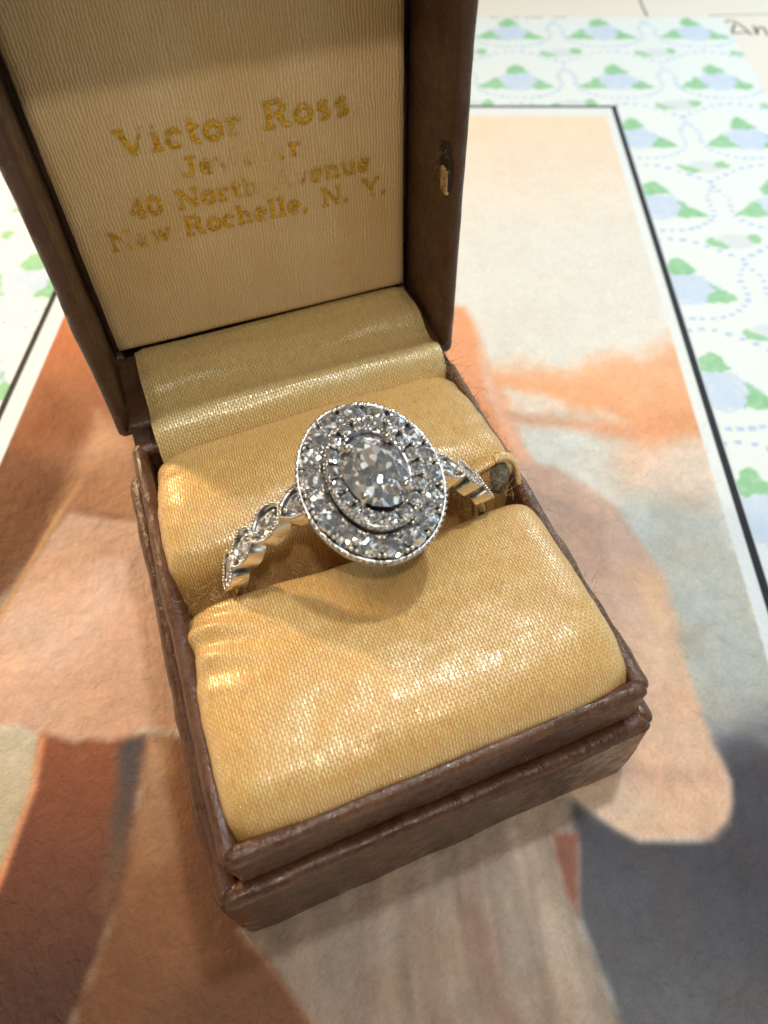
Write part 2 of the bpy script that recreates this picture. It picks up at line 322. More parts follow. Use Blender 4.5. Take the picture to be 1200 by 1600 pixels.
# pattern: rows of blue flower heads with green leaves, grey buds and dotted garlands
PS0, PS = 6.14, 2.72
def tk(k): return 3.32+2.81*k+.025*k*k
def bez(P, n): return spline(P, n)[0]
UP = bez([(1.36, -.28), (1.14, -.75), (1.16, -1.25), (1.02, -1.62), (.55, -1.95), (0.0, -2.02), (-.55, -1.95), (-1.02, -1.62), (-1.16, -1.25), (-1.14, -.75), (-1.36, -.28)], 26)
LO = bez([(1.36, -3.05), (.9, -2.72), (.4, -2.42), (0, -2.33), (-.4, -2.42), (-.9, -2.72), (-1.36, -3.05)], 13)
def pattern(S, T):
    C = np.tile(np.array([[230., 241., 240.]]), (len(S), 1))
    kk = (-2.81+np.sqrt(2.81**2+4*.025*np.clip(T-3.32+60, -30, 99)*1.0))/.05  # not used for placement, keeps the grid monotone
    def paint(mask, col, al=1.0):
        m = np.clip(mask, 0, 1)[:, None]*al; C[:] = C*(1-m)+np.array(col, float)*m
    rag = vnoise(S, T, 7, 1)*.09+vnoise(S, T, 19, 2)*.05; wash = .72+.5*vnoise(S, T, 9, 3)+.35*vnoise(S, T, 22, 4)
    for k in range(-4, 7):
        t0 = tk(k) if k >= 0 else 3.32+2.81*k
        for j in range(-6, 3):
            s0 = PS0+PS*j
            m = (np.abs(S-s0) < 1.6) & (T < t0+.3) & (T > t0-3.4)
            if not m.any(): continue
            x = S[m]-s0; y = T[m]-t0; rg = rag[m]; ws = wash[m]; sub = C[m]
            def pn(d, col, al=1.0, soft=.03):
                a = (np.clip(.5-(d+rg)/soft, 0, 1)*al)[:, None]; sub[:] = sub*(1-a)+np.array(col, float)*a
            gr = .62+.7*(wash[m]-.72)+.25; gr = np.clip(gr, .45, 1)
            def dd(pts, r):
                d = np.full(len(x), 9.)
                for p in pts: d = np.minimum(d, np.maximum(np.abs(x-p[0])*.8, np.abs(y-p[1]))-r)
                return d
            pn(np.hypot((x+.02)/.62, (y+1.12)/.50)*.5-.5, (200, 219, 241), ws)
            pn(sdf(x, y, [(-.25, -.55), (.3, -.6), (.75, -1.15), (.35, -1.45), (-.4, -1.4)]), (198, 218, 241), ws*.8)
            pn(sdf(x, y, [(0, 0), (.17, -.22), (.34, -.56), (.1, -.62), (-.1, -.66), (-.3, -.6), (-.27, -.35), (-.12, -.14)]), (140, 202, 150), gr)
            pn(sdf(x, y, [(-1.12, -1.42), (-.75, -1.05), (-.6, -.8), (-.5, -1.0), (-.42, -1.25), (-.3, -1.48), (-.7, -1.52)]), (146, 206, 156), gr)
            pn(sdf(x, y, [(.98, -1.44), (.7, -1.15), (.45, -.88), (.5, -1.15), (.36, -1.34), (.3, -1.5), (.65, -1.56)]), (140, 202, 150), gr)
            pn(np.hypot((x-1.36)/.48, (y+2.42)/.26)*.35-.35, (216, 228, 231), .9, .1)
            pn(np.hypot((x+1.36)/.48, (y+2.42)/.26)*.35-.35, (216, 228, 231), .9, .1)
            for o in (1.36, -1.36):
                pn(sdf(x, y, [(o-.62, -2.38), (o-.5, -2.3), (o-.1, -2.6), (o-.3, -2.66), (o-.55, -2.6)]), (150, 206, 158), .9)
                pn(sdf(x, y, [(o+.5, -2.12), (o+.3, -2.2), (o+.3, -2.45), (o+.5, -2.52), (o+.62, -2.3)]), (150, 206, 158), .9)
            rg = rg*.35
            pn(dd(UP, .042), (172, 198, 236), .85, .03); pn(dd(LO, .045), (168, 196, 236), .85, .03)
            C[m] = sub
    return C
sheet = colour_grid('patterned_sheet', -12.5, 9.95, -7.5, 21.08, .042, -.012, pattern, M['sheet'], hole=(-6.6, 5.7, -7, 15.3))
sheet_label = 'white paper printed with rows of pale blue flowers, green leaves and dotted garlands'
tag(sheet, sheet_label, 'paper')
slab('paper_backing', -12.5, 9.95, -7.5, 21.08, -.030, -.014, M['cream'], sheet)

ART = [  # left and front tones partly carry shade and a lit patch beside the box
  ('upper orange left', 0.25, 0.12, (196, 118, 72), (128, 86, 58), (-6.04, 6.41), (-5.83, 2.63), [(-7.16, 7.99), (-4.76, 8.02), (-3.3, 4.41), (-3.61, 2.68), (-3.6, 1.43), (-4.77, 1.52), (-5.77, -0.13), (-7.76, 3.43)]),
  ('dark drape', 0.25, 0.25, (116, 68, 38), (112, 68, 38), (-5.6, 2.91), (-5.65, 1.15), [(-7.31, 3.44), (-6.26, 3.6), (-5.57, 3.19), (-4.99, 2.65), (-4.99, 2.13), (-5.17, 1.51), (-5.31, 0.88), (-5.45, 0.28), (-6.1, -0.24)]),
  ('drape dark2', 0.3, 0.2, (140, 82, 44), (140, 82, 44), (-5.72, 4.06), (-5.72, 4.06), [(-6.06, 5.01), (-5.2, 4.22), (-4.71, 4.08), (-4.67, 3.49), (-5.26, 3.62), (-5.99, 3.46), (-6.26, 3.6)]),
  ('orange tan', 0.15, 0.1, (196, 150, 114), (178, 130, 96), (-4.45, 3.49), (-4.91, 2.39), [(-5.01, 4.38), (-4.1, 3.64), (-3.5, 2.16), (-3.5, 1.67), (-3.87, 1.97), (-4.82, 2.07), (-5.13, 1.4), (-5.13, 2.26), (-5.03, 3.2)]),
  ('pink lit field', 0.06, 0.05, (220, 182, 158), (206, 162, 132), (-4.49, -0.1), (-3.79, -1.3), [(-3.72, 1.97), (-4.84, 2.13), (-4.99, 1.76), (-5.19, 1.11), (-5.33, 0.34), (-5.59, -1.08), (-5.56, -1.39), (-4.79, -1.38), (-4.53, -1.4), (-4.21, -1.5), (-3.72, -1.54), (-3.13, -1.54), (-2.88, -1.36), (-2.24, -1.35), (-2.85, 1.99)]),  # print colour mixed with the lit patch left of the box
  ('drape edge light', 0.03, 0.02, (206, 160, 112), (206, 160, 112), (-4.85, 2.86), (-5.44, -0.52), [(-4.85, 2.86), (-4.79, 2.79), (-4.98, 1.98), (-5.14, 1.12), (-5.28, 0.34), (-5.44, -0.52), (-5.51, -0.48), (-5.36, 0.37), (-5.24, 1.16), (-5.06, 2.06)]),
  ('pale yellow', 0.04, 0.04, (200, 188, 162), (190, 174, 142), (-4.47, -1.57), (-4.21, -2.88), [(-5.82, -1.39), (-4.88, -1.36), (-4.53, -1.39), (-4.19, -1.5), (-4.11, -2.13), (-4.14, -2.59), (-4.17, -3.09), (-4.34, -4.01), (-5.34, -4.03)]),
  ('lower shaded tan', 0.1, 0.1, (138, 92, 58), (100, 62, 36), (-2.56, -1.85), (-1.72, -4.23), [(-2.87, -1.45), (-2.23, -1.43), (-0.96, -3.54), (-0.3, -4.53), (0.13, -5.1), (-3.11, -5.19), (-2.96, -4.55), (-2.74, -3.32), (-2.77, -2.33)]),  # print colour mixed with the shade lying at the lower left
  ('lower shaded tan light', 0.12, 0.1, (178, 136, 100), (146, 104, 70), (-2.7, -1.61), (-2.36, -2.83), [(-2.83, -1.45), (-2.53, -1.52), (-2.32, -2.32), (-2.09, -2.82), (-2.41, -3.31), (-2.6, -3.45), (-2.72, -2.77), (-2.75, -2.25)]),
  ('lower shaded tan light b', 0.2, 0.2, (130, 86, 54), (106, 68, 40), (-2.41, -3.31), (-2.68, -4.31), [(-2.66, -3.19), (-2.02, -2.96), (-1.56, -3.93), (-1.87, -4.52), (-2.22, -5.07), (-3.01, -5.09), (-2.84, -4.49)]),
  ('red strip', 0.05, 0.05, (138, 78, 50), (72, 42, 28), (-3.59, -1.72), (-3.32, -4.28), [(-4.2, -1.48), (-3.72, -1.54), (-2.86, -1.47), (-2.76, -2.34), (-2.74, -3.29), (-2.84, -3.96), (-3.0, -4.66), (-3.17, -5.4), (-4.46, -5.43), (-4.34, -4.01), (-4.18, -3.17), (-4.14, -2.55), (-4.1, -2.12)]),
  ('red strip edge', 0.05, 0.03, (236, 160, 110), (236, 150, 100), (-4.21, -1.5), (-4.29, -3.94), [(-4.21, -1.5), (-4.17, -1.5), (-4.08, -2.15), (-4.11, -2.59), (-4.15, -3.17), (-4.29, -3.94), (-4.34, -3.92), (-4.21, -3.15), (-4.17, -2.56), (-4.13, -2.13)]),
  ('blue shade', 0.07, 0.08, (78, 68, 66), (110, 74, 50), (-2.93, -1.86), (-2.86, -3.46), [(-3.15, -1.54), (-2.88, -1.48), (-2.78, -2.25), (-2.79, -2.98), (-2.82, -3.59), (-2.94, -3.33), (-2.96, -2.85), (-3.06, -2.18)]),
  ('grey cloth', 0.05, 0.05, (176, 158, 140), (150, 130, 112), (1.86, -2.5), (0.36, -4.23), [(-1.31, -3.64), (0.3, -2.17), (2.6, -2.04), (2.7, -2.41), (2.66, -2.52), (2.33, -2.53), (2.4, -2.98), (2.52, -3.34), (2.68, -3.75), (2.9, -4.38), (3.19, -5.11), (0.14, -5.2), (-0.37, -4.48), (-0.83, -4.03)]),
  ('fold1', 0.14, 0.1, (150, 128, 112), (150, 128, 112), (0.04, -3.25), (0.37, -4.56), [(0.04, -3.25), (0.15, -3.21), (0.28, -3.75), (0.37, -4.56), (0.17, -4.57), (0.11, -3.88)]),
  ('fold2', 0.14, 0.1, (154, 124, 108), (148, 120, 104), (1.18, -3.22), (1.74, -4.19), [(1.18, -3.22), (1.37, -3.08), (1.59, -3.72), (1.74, -4.19), (1.84, -4.63), (1.57, -4.64), (1.37, -4.08)]),
  ('fold3', 0.12, 0.1, (154, 130, 112), (144, 120, 104), (0.56, -3.17), (1.04, -4.65), [(0.56, -3.17), (0.64, -3.13), (0.92, -3.73), (1.04, -4.65), (0.88, -4.66), (0.74, -3.86)]),
  ('fold4', 0.1, 0.1, (186, 168, 148), (180, 162, 142), (2.07, -2.71), (2.66, -4.39), [(2.07, -2.71), (2.22, -2.71), (2.43, -3.5), (2.66, -4.39), (2.39, -4.4), (2.21, -3.57)]),
  ('slate', 0.05, 0.04, (74, 72, 78), (100, 98, 100), (4.08, -2.8), (3.43, -4.25), [(2.61, -2.02), (3.1, -2.4), (3.38, -2.55), (4.14, -2.53), (4.52, -2.21), (4.63, -1.83), (4.47, -1.26), (5.37, -1.11), (6.37, -1.05), (5.43, -5.14), (3.18, -5.21), (2.88, -4.38), (2.67, -3.75), (2.56, -3.37), (2.63, -2.7)]),
  ('brick bit', 0.04, 0.03, (150, 98, 80), (142, 94, 78), (2.33, -2.51), (2.54, -3.39), [(2.33, -2.51), (2.66, -2.5), (2.57, -3.18), (2.54, -3.39), (2.44, -3.15), (2.37, -2.84)]),
  ('pale right', 0.1, 0.1, (206, 208, 198), (182, 184, 174), (3.94, 3.09), (4.73, -0.65), [(1.24, 4.49), (2.36, 4.51), (3.82, 4.53), (4.47, 3.8), (5.4, 2.47), (5.5, 2.22), (5.59, 0.03), (5.59, -1.48), (4.94, -1.17), (4.41, -1.35), (4.18, -0.84), (3.07, 1.12), (2.45, 2.8)]),
  ('slate soft top', 0.3, 0.1, (150, 148, 150), (120, 120, 126), (4.92, -0.91), (5.08, -1.25), [(4.41, -1.14), (5.34, -0.92), (6.1, -0.88), (6.02, -1.39), (5.21, -1.37), (4.47, -1.45)]),
  ('orange band', 0.28, 0.3, (240, 186, 145), (232, 168, 122), (3.62, 5.67), (3.47, 4.38), [(1.68, 5.67), (2.45, 5.72), (3.38, 5.58), (4.38, 6.03), (4.83, 5.86), (5.65, 6.44), (5.97, 6.23), (5.77, 3.82), (4.99, 3.67), (4.51, 3.38), (4.1, 4.16), (3.26, 4.53), (2.6, 4.67), (1.91, 4.5)]),
  ('band pale', 0.15, 0.2, (226, 215, 200), (226, 215, 200), (2.28, 4.98), (3.28, 4.71), [(2.28, 4.98), (2.85, 4.96), (3.28, 4.71), (3.03, 4.44), (2.47, 4.48)]),
  ('band brown', 0.18, 0.15, (206, 152, 120), (220, 160, 120), (2.68, 4.29), (4.06, 3.94), [(2.3, 4.39), (3.03, 4.44), (4.01, 4.31), (4.53, 4.12), (4.58, 3.8), (3.84, 3.9), (3.21, 4.04), (2.44, 4.09)]),
  ('pale mid', 0.2, 0.25, (212, 216, 210), (214, 212, 200), (3.05, 3.63), (3.65, 2.56), [(2.5, 4.13), (3.42, 4.0), (3.71, 3.71), (4.2, 2.83), (3.82, 2.31), (3.28, 2.81), (2.71, 3.41)]),
  ('peach lower', 0.3, 0.4, (226, 200, 178), (220, 208, 192), (4.4, 3.37), (5.21, 2.72), [(4.04, 3.79), (4.77, 3.66), (5.44, 3.82), (5.6, 2.86), (5.53, 2.34), (4.85, 2.46), (4.39, 2.7), (3.94, 3.09)]),
  ('arc orange', 0.1, 0.05, (240, 170, 125), (226, 160, 120), (1.71, 6.53), (2.24, 4.35), [(0.53, 7.47), (1.61, 7.29), (1.81, 6.81), (1.93, 6.08), (2.05, 5.31), (2.25, 4.51), (2.44, 3.76), (2.64, 3.2), (2.65, 2.8), (1.24, 4.49)]),
  ('arc light', 0.08, 0.05, (238, 200, 175), (225, 180, 155), (1.81, 6.08), (2.73, 3.07), [(1.81, 6.08), (1.95, 5.99), (2.11, 4.98), (2.46, 3.62), (2.73, 3.07), (2.55, 3.09), (2.26, 3.76), (1.95, 4.74)]),
  ('arm', 0.06, 0.05, (205, 176, 158), (232, 192, 160), (3.17, 2.81), (4.04, -1.52), [(2.08, 3.61), (2.59, 3.23), (3.0, 3.14), (3.48, 2.82), (3.88, 2.37), (4.19, 1.71), (4.38, 1.09), (4.41, 0.5), (4.35, -0.1), (4.43, -0.65), (4.5, -1.22), (4.59, -1.75), (4.58, -2.06), (4.46, -2.33), (4.24, -2.52), (3.83, -2.56), (3.38, -2.55), (3.13, -2.43), (2.82, -2.2), (2.6, -2.04), (1.1, -2.07), (0.68, 2.25)]),
  ('arm top', 0.2, 0.2, (190, 162, 145), (208, 172, 150), (3.05, 2.68), (3.45, 1.12), [(2.28, 3.33), (2.89, 3.1), (3.26, 2.68), (3.58, 2.06), (3.64, 1.13), (3.26, 1.12), (2.88, 2.04), (2.45, 2.8)]),
  ('arm light', 0.15, 0.1, (236, 198, 162), (236, 198, 162), (3.91, 1.36), (4.27, -0.19), [(3.91, 1.36), (4.3, 1.14), (4.34, 0.4), (4.27, -0.19), (4.03, -0.29), (4.0, 0.49)]),
  ('arm shadow', 0.15, 0.15, (200, 166, 146), (214, 170, 142), (3.22, -1.62), (4.14, -1.84), [(3.08, -1.47), (3.53, -1.66), (4.16, -1.72), (4.49, -1.67), (4.49, -1.87), (3.89, -1.91), (3.34, -1.86), (2.96, -1.71)]),
  ('arm pale', 0.15, 0.1, (226, 200, 172), (230, 196, 165), (2.68, -2.03), (3.73, -2.31), [(2.68, -2.03), (3.19, -1.83), (3.64, -1.97), (3.73, -2.31), (3.32, -2.46), (2.96, -2.29)]),
]

ART_S0, ART_S1, ART_T0, ART_T1 = -6.30, 5.52, -7.0, 14.97
def artwork(S, T):
    C = np.tile(np.array([[226., 220., 204.]]), (len(S), 1))
    k = np.clip((15-T)/5.5, 0, 1)[:, None]; C = np.array([[246., 224., 196.]])*(1-k)+np.array([[229., 230., 222.]])*k
    k2 = np.clip(.5+vnoise(S, T, .45, 9)*1.2, 0, 1)[:, None]; C = C*(1-.15*k2)+np.array([[240., 222., 200.]])*.15*k2
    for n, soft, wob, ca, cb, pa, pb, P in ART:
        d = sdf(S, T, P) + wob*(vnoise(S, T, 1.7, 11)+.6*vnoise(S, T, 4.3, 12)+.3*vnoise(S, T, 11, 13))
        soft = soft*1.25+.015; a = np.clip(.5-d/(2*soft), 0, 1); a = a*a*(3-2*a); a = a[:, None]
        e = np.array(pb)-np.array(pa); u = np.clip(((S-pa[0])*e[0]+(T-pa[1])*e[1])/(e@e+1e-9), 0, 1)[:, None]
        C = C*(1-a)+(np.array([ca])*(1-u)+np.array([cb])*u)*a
    # watercolour mottling
    low = np.clip((9-T)/6, .25, 1); v = 1+low*(.07*vnoise(S, T, 1.3, 21)+.06*vnoise(S, T, 3.7, 22)+.06*vnoise(S, T, 9, 23))
    C = C*v[:, None]*np.array([[1.0, .985, .97]])**(low*vnoise(S, T, 2.1, 24)*3)[:, None]
    C = C*(1+.018*rng.standard_normal(len(S)))[:, None]
    # brushed streaks in the grey cloth at the front
    cl = np.clip(.5-sdf(S, T, [p for n, *_, p in [(a[0], a[7]) for a in ART] if n == 'grey cloth'][0])/.1, 0, 1)
    st_ = vnoise(S*1.0+T*.12, T*.12, 5.5, 31)+.6*vnoise(S+T*.12, T*.2, 13, 32); C = C*(1+(cl*.17*st_))[:, None]
    # frame: white margin and thin black line
    ins = (S > ART_S0) & (S < ART_S1) & (T < ART_T1)
    C[~ins] = (232, 241, 242)
    ln = ((S > 5.74) & (S < 5.88)) | ((S > -6.76) & (S < -6.64)) | (T > 15.41)
    C[ln] = (26, 30, 40); return C
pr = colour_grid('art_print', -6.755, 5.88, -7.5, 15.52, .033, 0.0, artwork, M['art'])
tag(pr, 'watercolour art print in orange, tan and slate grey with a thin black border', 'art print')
slab('print_backing', -6.73, 5.855, -7.5, 15.495, -.010, -.002, M['cream'], pr)

# handwriting on the cream card
def pen(name, pts, r=.022, label=None, mat=None, n=24):
    P = spline(pts, n)[0]; P = [stxy(p[0], p[1], -.030) for p in P]; b = Bag(); b.add(*tube_arrays(P, r, 6))
    for i, v in enumerate(b.V): b.V[i] = (v[0], v[1], -.030+(v[2]+.030)*.25)
    o = b.obj(name, mat or M['ink'], card)
    if label: o['label'] = label
    return o
pen('handwriting', [(9.784, 19.703), (9.852, 20.144), (9.914, 20.64), (10.076, 20.916), (10.272, 20.777), (10.408, 20.41), (10.493, 20.008), (10.534, 19.876)], .035, 'letter A in dark pencil')
pen('handwriting', [(10.2, 20.639), (10.073, 20.277), (9.84, 19.703)], .04)
pen('handwriting', [(9.866, 19.966), (10.082, 20.01), (10.318, 20.053), (10.475, 20.008)], .035)
pen('handwriting', [(10.746, 20.546), (10.708, 20.185), (10.683, 19.875), (10.765, 20.185), (10.929, 20.454), (11.006, 20.319), (10.973, 19.919), (10.987, 19.831)], .035, 'letter n in dark pencil')
pen('handwriting', [(11.289, 20.453), (11.128, 20.006), (11.216, 19.787), (11.452, 20.227), (11.364, 19.786)], .035)
pen('handwriting', [(7.787, 23.404), (7.692, 22.376), (7.694, 21.589), (7.705, 21.207)], .03, 'long pen stroke')
pen('printed_rule', [(9.6, 21.28), (10.8, 21.34), (12.5, 21.42), (15, 21.55)], .03, mat=M['rule'])
for a, b in ((2.9, 3.15), (3.62, 3.78), (3.95, 4.12), (4.2, 4.5), (4.85, 5.2)):
    pen('handwriting', [(a, 21.16), ((a+b)/2, 21.12), (b, 21.15)], .032, n=6)

# ------------------------------------------------------------ the ring box
box = tag(empty('ring_box'), 'open brown leatherette ring box lined with cream satin, holding the diamond ring', 'ring box')
def rrect(hx, hy, r, n=10, m=26, cx=0, cy=0):
    """rounded rectangle as (x, y, nx, ny) samples"""
    out = []; r = max(r, 1e-4)
    for c, (sx_, sy_) in enumerate(((1, -1), (1, 1), (-1, 1), (-1, -1))):
        a0 = -90+90*c
        for i in range(n+1):
            a = R(a0+90*i/n); out.append((cx+sx_*(hx-r)+r*math.cos(a), cy+sy_*(hy-r)+r*math.sin(a), math.cos(a), math.sin(a)))
        (x0, y0, *_), nxt = out[-1], ((1, 1), (-1, 1), (-1, -1), (1, -1))[c]
        a = R(a0+90); x1 = cx+nxt[0]*(hx-r)+r*math.cos(a); y1 = cy+nxt[1]*(hy-r)+r*math.sin(a)
        for i in range(1, m): k = i/m; out.append((x0+(x1-x0)*k, y0+(y1-y0)*k, math.cos(a), math.sin(a)))
    return out
def ring_sweep(path, profile, amp=.02, crease=0.0, corners=(), fmap=None, amp2=0.012):
    V = []
    for (off, z) in profile:
        for (x, y, nx, ny) in path:
            px, py = x+nx*off, y+ny*off
            d = amp*fbm((px*.9, py*.9, z*1.3+3))+amp2*fbm((px*3.1, py*3.1, z*4))
            for (qx, qy) in corners:
                w = abs((px-qx)*(-qy/abs(qy)*1) - (py-qy)*(-qx/abs(qx))*1)  # distance across the corner's diagonal
                rr = math.hypot(px-qx, py-qy)
                if rr < .45: d -= crease*math.exp(-(w/.03)**2)
            X, Y, Z = px+nx*d, py+ny*d, z+d*.8
            V.append(fmap(X, Y, Z) if fmap else (X, Y, Z))
    return V, grid_faces(len(path), len(profile), closed_u=True)
def arc(cx, cz, r, a0, a1, n): return [(cx+r*math.cos(R(a0+(a1-a0)*i/n)), cz+r*math.sin(R(a0+(a1-a0)*i/n))) for i in range(n+1)]
def corner_push(V, k=1.0):
    """the front left corner stands a little proud: the box is not quite square"""
    out = []
    for x, y, z in V:
        w = (2.5-x)/5*(2.83-y)/5.66*k; out.append((x-.045*w, y-.15*w, z))
    return out
cy0 = 0.0
# lower tier: solid base with a rolled shoulder
path = rrect(2.5, 2.83, .22, 10, 46)
prof = [(-.6, .0), (-.08, 0.0)] + arc(-.05, .05, .05, -90, 0, 4) + [(.0, .4), (0.005, .8), (0.0, 1.1)] + [(0, 1.38)] + arc(-.12, 1.45, .12, 0, 160, 9) + [(-.235, 1.42), (-.25, 1.34), (-.6, 1.30)]
V, F = ring_sweep(path, prof, .02, .035, [(2.5, -2.83), (-2.5, -2.83)])
V = corner_push(V)
obj('lower_tier', V, F, M['leather'], box)
# upper tier: rim frame round the cushions
path = rrect(2.26, 2.6, .16, 10, 46, 0, -.0)
prof = [(-.13, 1.26), (-.11, 1.48), (-.06, 1.55), (-.015, 1.60), (.0, 1.70), (.004, 2.0), (0, 2.2)] + arc(-.095, 2.255, .098, 0, 160, 9) + [(-.19, 2.24), (-.195, 2.0), (-.195, 1.7)]
V, F = ring_sweep(path, prof, .022, .03, [(2.26, -2.6), (-2.26, -2.6)])
V = [(x, y-.06*(2.83-y)/5.66, z) for x, y, z in corner_push(V)]
obj('rim', V, F, M['leather'], box)
# ---- cushions
PADX = [(0, 0), (.9, -.01), (1.5, -.035), (1.84, -.08), (2.03, -.17), (2.12, -.32), (2.13, -.5), (2.11, -.68), (2.06, -.87)]
hx, hs = spline(PADX, 46)
XS = np.r_[-hx[::-1, 0], hx[1:, 0]]; DZ = np.r_[hx[::-1, 1], hx[1:, 1]]; US = np.r_[-hs[::-1], hs[1:]]
def cushion(name, yz, n, fn, mat, label=None):
    P, s_ = spline(yz, n); V = []; uv = []
    for j in range(n):
        for i in range(len(XS)):
            x, y, z = XS[i], P[j, 0], P[j, 1]+DZ[i]
            x, y, z = fn(x, y, z, j/(n-1)); y -= .06*max(0, -y)/2.5; V.append(corner_push([(x, y, z)], .8)[0]); uv.append((US[i], s_[j]))
    o = obj(name, V, grid_faces(len(XS), n), mat, box, uv=uv)
    if label: o['label'] = label
    return o
def gauss(x, c, w): return math.exp(-((x-c)/w)**2)
def f_front(x, y, z, t):
    e = max(0, 1-t*3.2)                                      # 1 at the slot edge
    y += -(.30*gauss(x, .1, 1.15)+.02)*e**.7 + .03*e*math.sin(x*5)
    z += -.10*gauss(x, .1, .9)*e*max(0, min(1, (z-2.1)*3))
    if t > .6: y += .13*(abs(x)/2.1)**9*(t-.6)/.4; z += .03*x*(t-.6)
    # pinched folds at the left end of the slot
    g1 = gauss(x, -1.95, .55)*gauss(y, -.45, .55)
    z += g1*(.055*math.sin((y*1.0+x*.35)*17+1.0)) - .12*gauss(x, -2.1, .3)*gauss(y, -.15, .2)
    x += -.05*gauss(y, -.2, .3)*(1 if x < -1.5 else 0)*0 + .055*gauss(y, -.62, .3)*max(0, (-x-1.6)/.5)
    # raised right end
    z += .09*gauss(x, 1.9, .45)*gauss(y, -.15, .45)
    z += .022*fbm((x*1.3, y*1.6, 4))+.008*fbm((x*4, y*5, 1)); y += .012*fbm((x*2, y*2, 8)); x += .012*fbm((x*.8, y*3, 5))
    return x, y, z
yz = [(.02, 1.35), (0.0, 1.9), (-.02, 2.28), (-.09, 2.46), (-.26, 2.585), (-.7, 2.68), (-1.25, 2.755), (-1.7, 2.775), (-2.05, 2.735), (-2.3, 2.62), (-2.44, 2.46), (-2.49, 2.28), (-2.48, 1.85)]
front = cushion('cushion', yz, 120, f_front, M['pad'], 'front satin cushion, smooth and golden, nearest the front rim')
def f_back(x, y, z, t):
    e = max(0, (t-.72)/.28)
    y += .03*e*math.sin(x*4+1)+.10*e*gauss(x, 1.86, .22)*max(0, min(1, (z-2.0)*2))
    y += .115*x/1.9*max(0, 1-t*3)
    x += .05*max(0, (x-1.5)/.6)*gauss(y, .6, .5)+.12*max(0, (-x-1.5)/.6)*0
    z += .05*gauss(x, 1.9, .35)*gauss(y, .55, .35)
    z += .035*math.sin(y*7+x*1.1)*gauss(x, 2.0, .9)*gauss(y, 1.0, .8)*.6
    z += .024*fbm((x*1.2, y*2.2, 14))+.008*fbm((x*4, y*5, 11)); x += .02*fbm((x*.8, y*3, 15))
    if x < 0: x *= 1-.05*gauss(y, 2.2, .8)
    return x, y, z
yz = [(2.42, 2.0), (2.34, 2.28), (2.18, 2.48), (1.85, 2.64), (1.4, 2.74), (.95, 2.76), (.62, 2.70), (.44, 2.58), (.35, 2.42), (.32, 2.2), (.32, 1.8), (.32, 1.35)]
back = cushion('cushion', yz, 100, f_back, M['pad'], 'rear satin cushion behind the ring slot, frayed at its right end')
obj('slot_floor', [(-2.05, -.3, 1.62), (2.05, -.3, 1.62), (2.05, .6, 1.62), (-2.05, .6, 1.62)], [(0, 1, 2, 3)], M['pad'], box, uv=[(0, 0), (4, 0), (4, 1), (0, 1)], smooth=False)

# ---- satin hinge flap between rear cushion and lid
P, s_ = spline([(4.14, 2.52), (3.75, 2.58), (3.45, 2.60), (3.22, 2.50), (3.03, 2.475), (2.86, 2.54), (2.70, 2.63), (2.52, 2.57), (2.39, 2.38), (2.30, 2.1)], 90)
V = []; uv = []; N = 90
for j in range(90):
    y, z = P[j]
    for i in range(N):
        u = -1+2*i/(N-1); x = (1.97 if u < 0 else 2.05)*u + .05
        yy = y-.10*(1-x/1.9)*.55*min(1, j/60); zz = z+.03*fbm((x*.7, y*2.4, 2))*(1 if 3 < j < 86 else 0)+.018*math.sin(x*1.4+y*3)
        zz -= .10*max(0, abs(u)-.93)/.07*.5
        V.append((x, yy, zz)); uv.append((x, s_[j]))
flap = obj('hinge_flap', V, grid_faces(N, 90), M['flap'], box, uv=uv)

# ---- lid, hinged at the back and standing upright
lid = tag(empty('lid', (0, 2.83, 2.2), box))
LH, LD, LW = 5.75, 1.62, 2.39   # height, depth, half width
def lmap(X, Y, Z): return (X, Z, Y)  # sweep plane (x, height) with depth backwards; local to the lid empty
path = rrect(LW, LH/2, .10, 8, 46, 0, LH/2)
prof = [(-.20, 1.34), (-.20, .8), (-.20, .3), (-.19, .06)] + arc(-.10, .075, .09, 200, 350, 8)[0:] + [(.0, .3), (.0, .8), (0, 1.4)] + arc(-.12, 1.5, .12, 0, 90, 5) + [(-.5, 1.62), (-1.2, 1.62)]
V, F = ring_sweep(path, prof, .018, .0, (), lmap, .008)
w = obj('lid_shell', V, F, M['leather_lid'], lid)
obj('back_board', [lmap(x, z, 1.60) for x, z in ((-2.0, .3), (2.0, .3), (2.0, LH-.3), (-2.0, LH-.3))], [(0, 1, 2, 3)], M['leather_lid'], lid, smooth=False)
# lining panel
HX = 2.105; P0, P1 = .36, LH-.22; n = 60; m = 90; V = []; uv = []
for j in range(m):
    for i in range(n):
        a = -1+2*i/(n-1); c = -1+2*j/(m-1)
        sa = math.copysign(1-(1-abs(a))**1.0, a); x = HX*sa; z = (P0+P1)/2+(P1-P0)/2*c
        ed = min(HX-abs(x), (P1-P0)/2*(1-abs(c))); rr = .07; y = 1.24+(rr-math.sqrt(max(0, rr*rr-(rr-min(ed, rr))**2)))
        y += .014*fbm((x*.6, z*.6, 7))+.004*fbm((x*2.5, z*1.3, 2)) ; x += .012*fbm((0, z*1.2, 3))
        V.append((x, y, z)); uv.append((x, z))
lining = obj('lining_panel', V, grid_faces(n, m), M['lining'], lid, uv=uv)

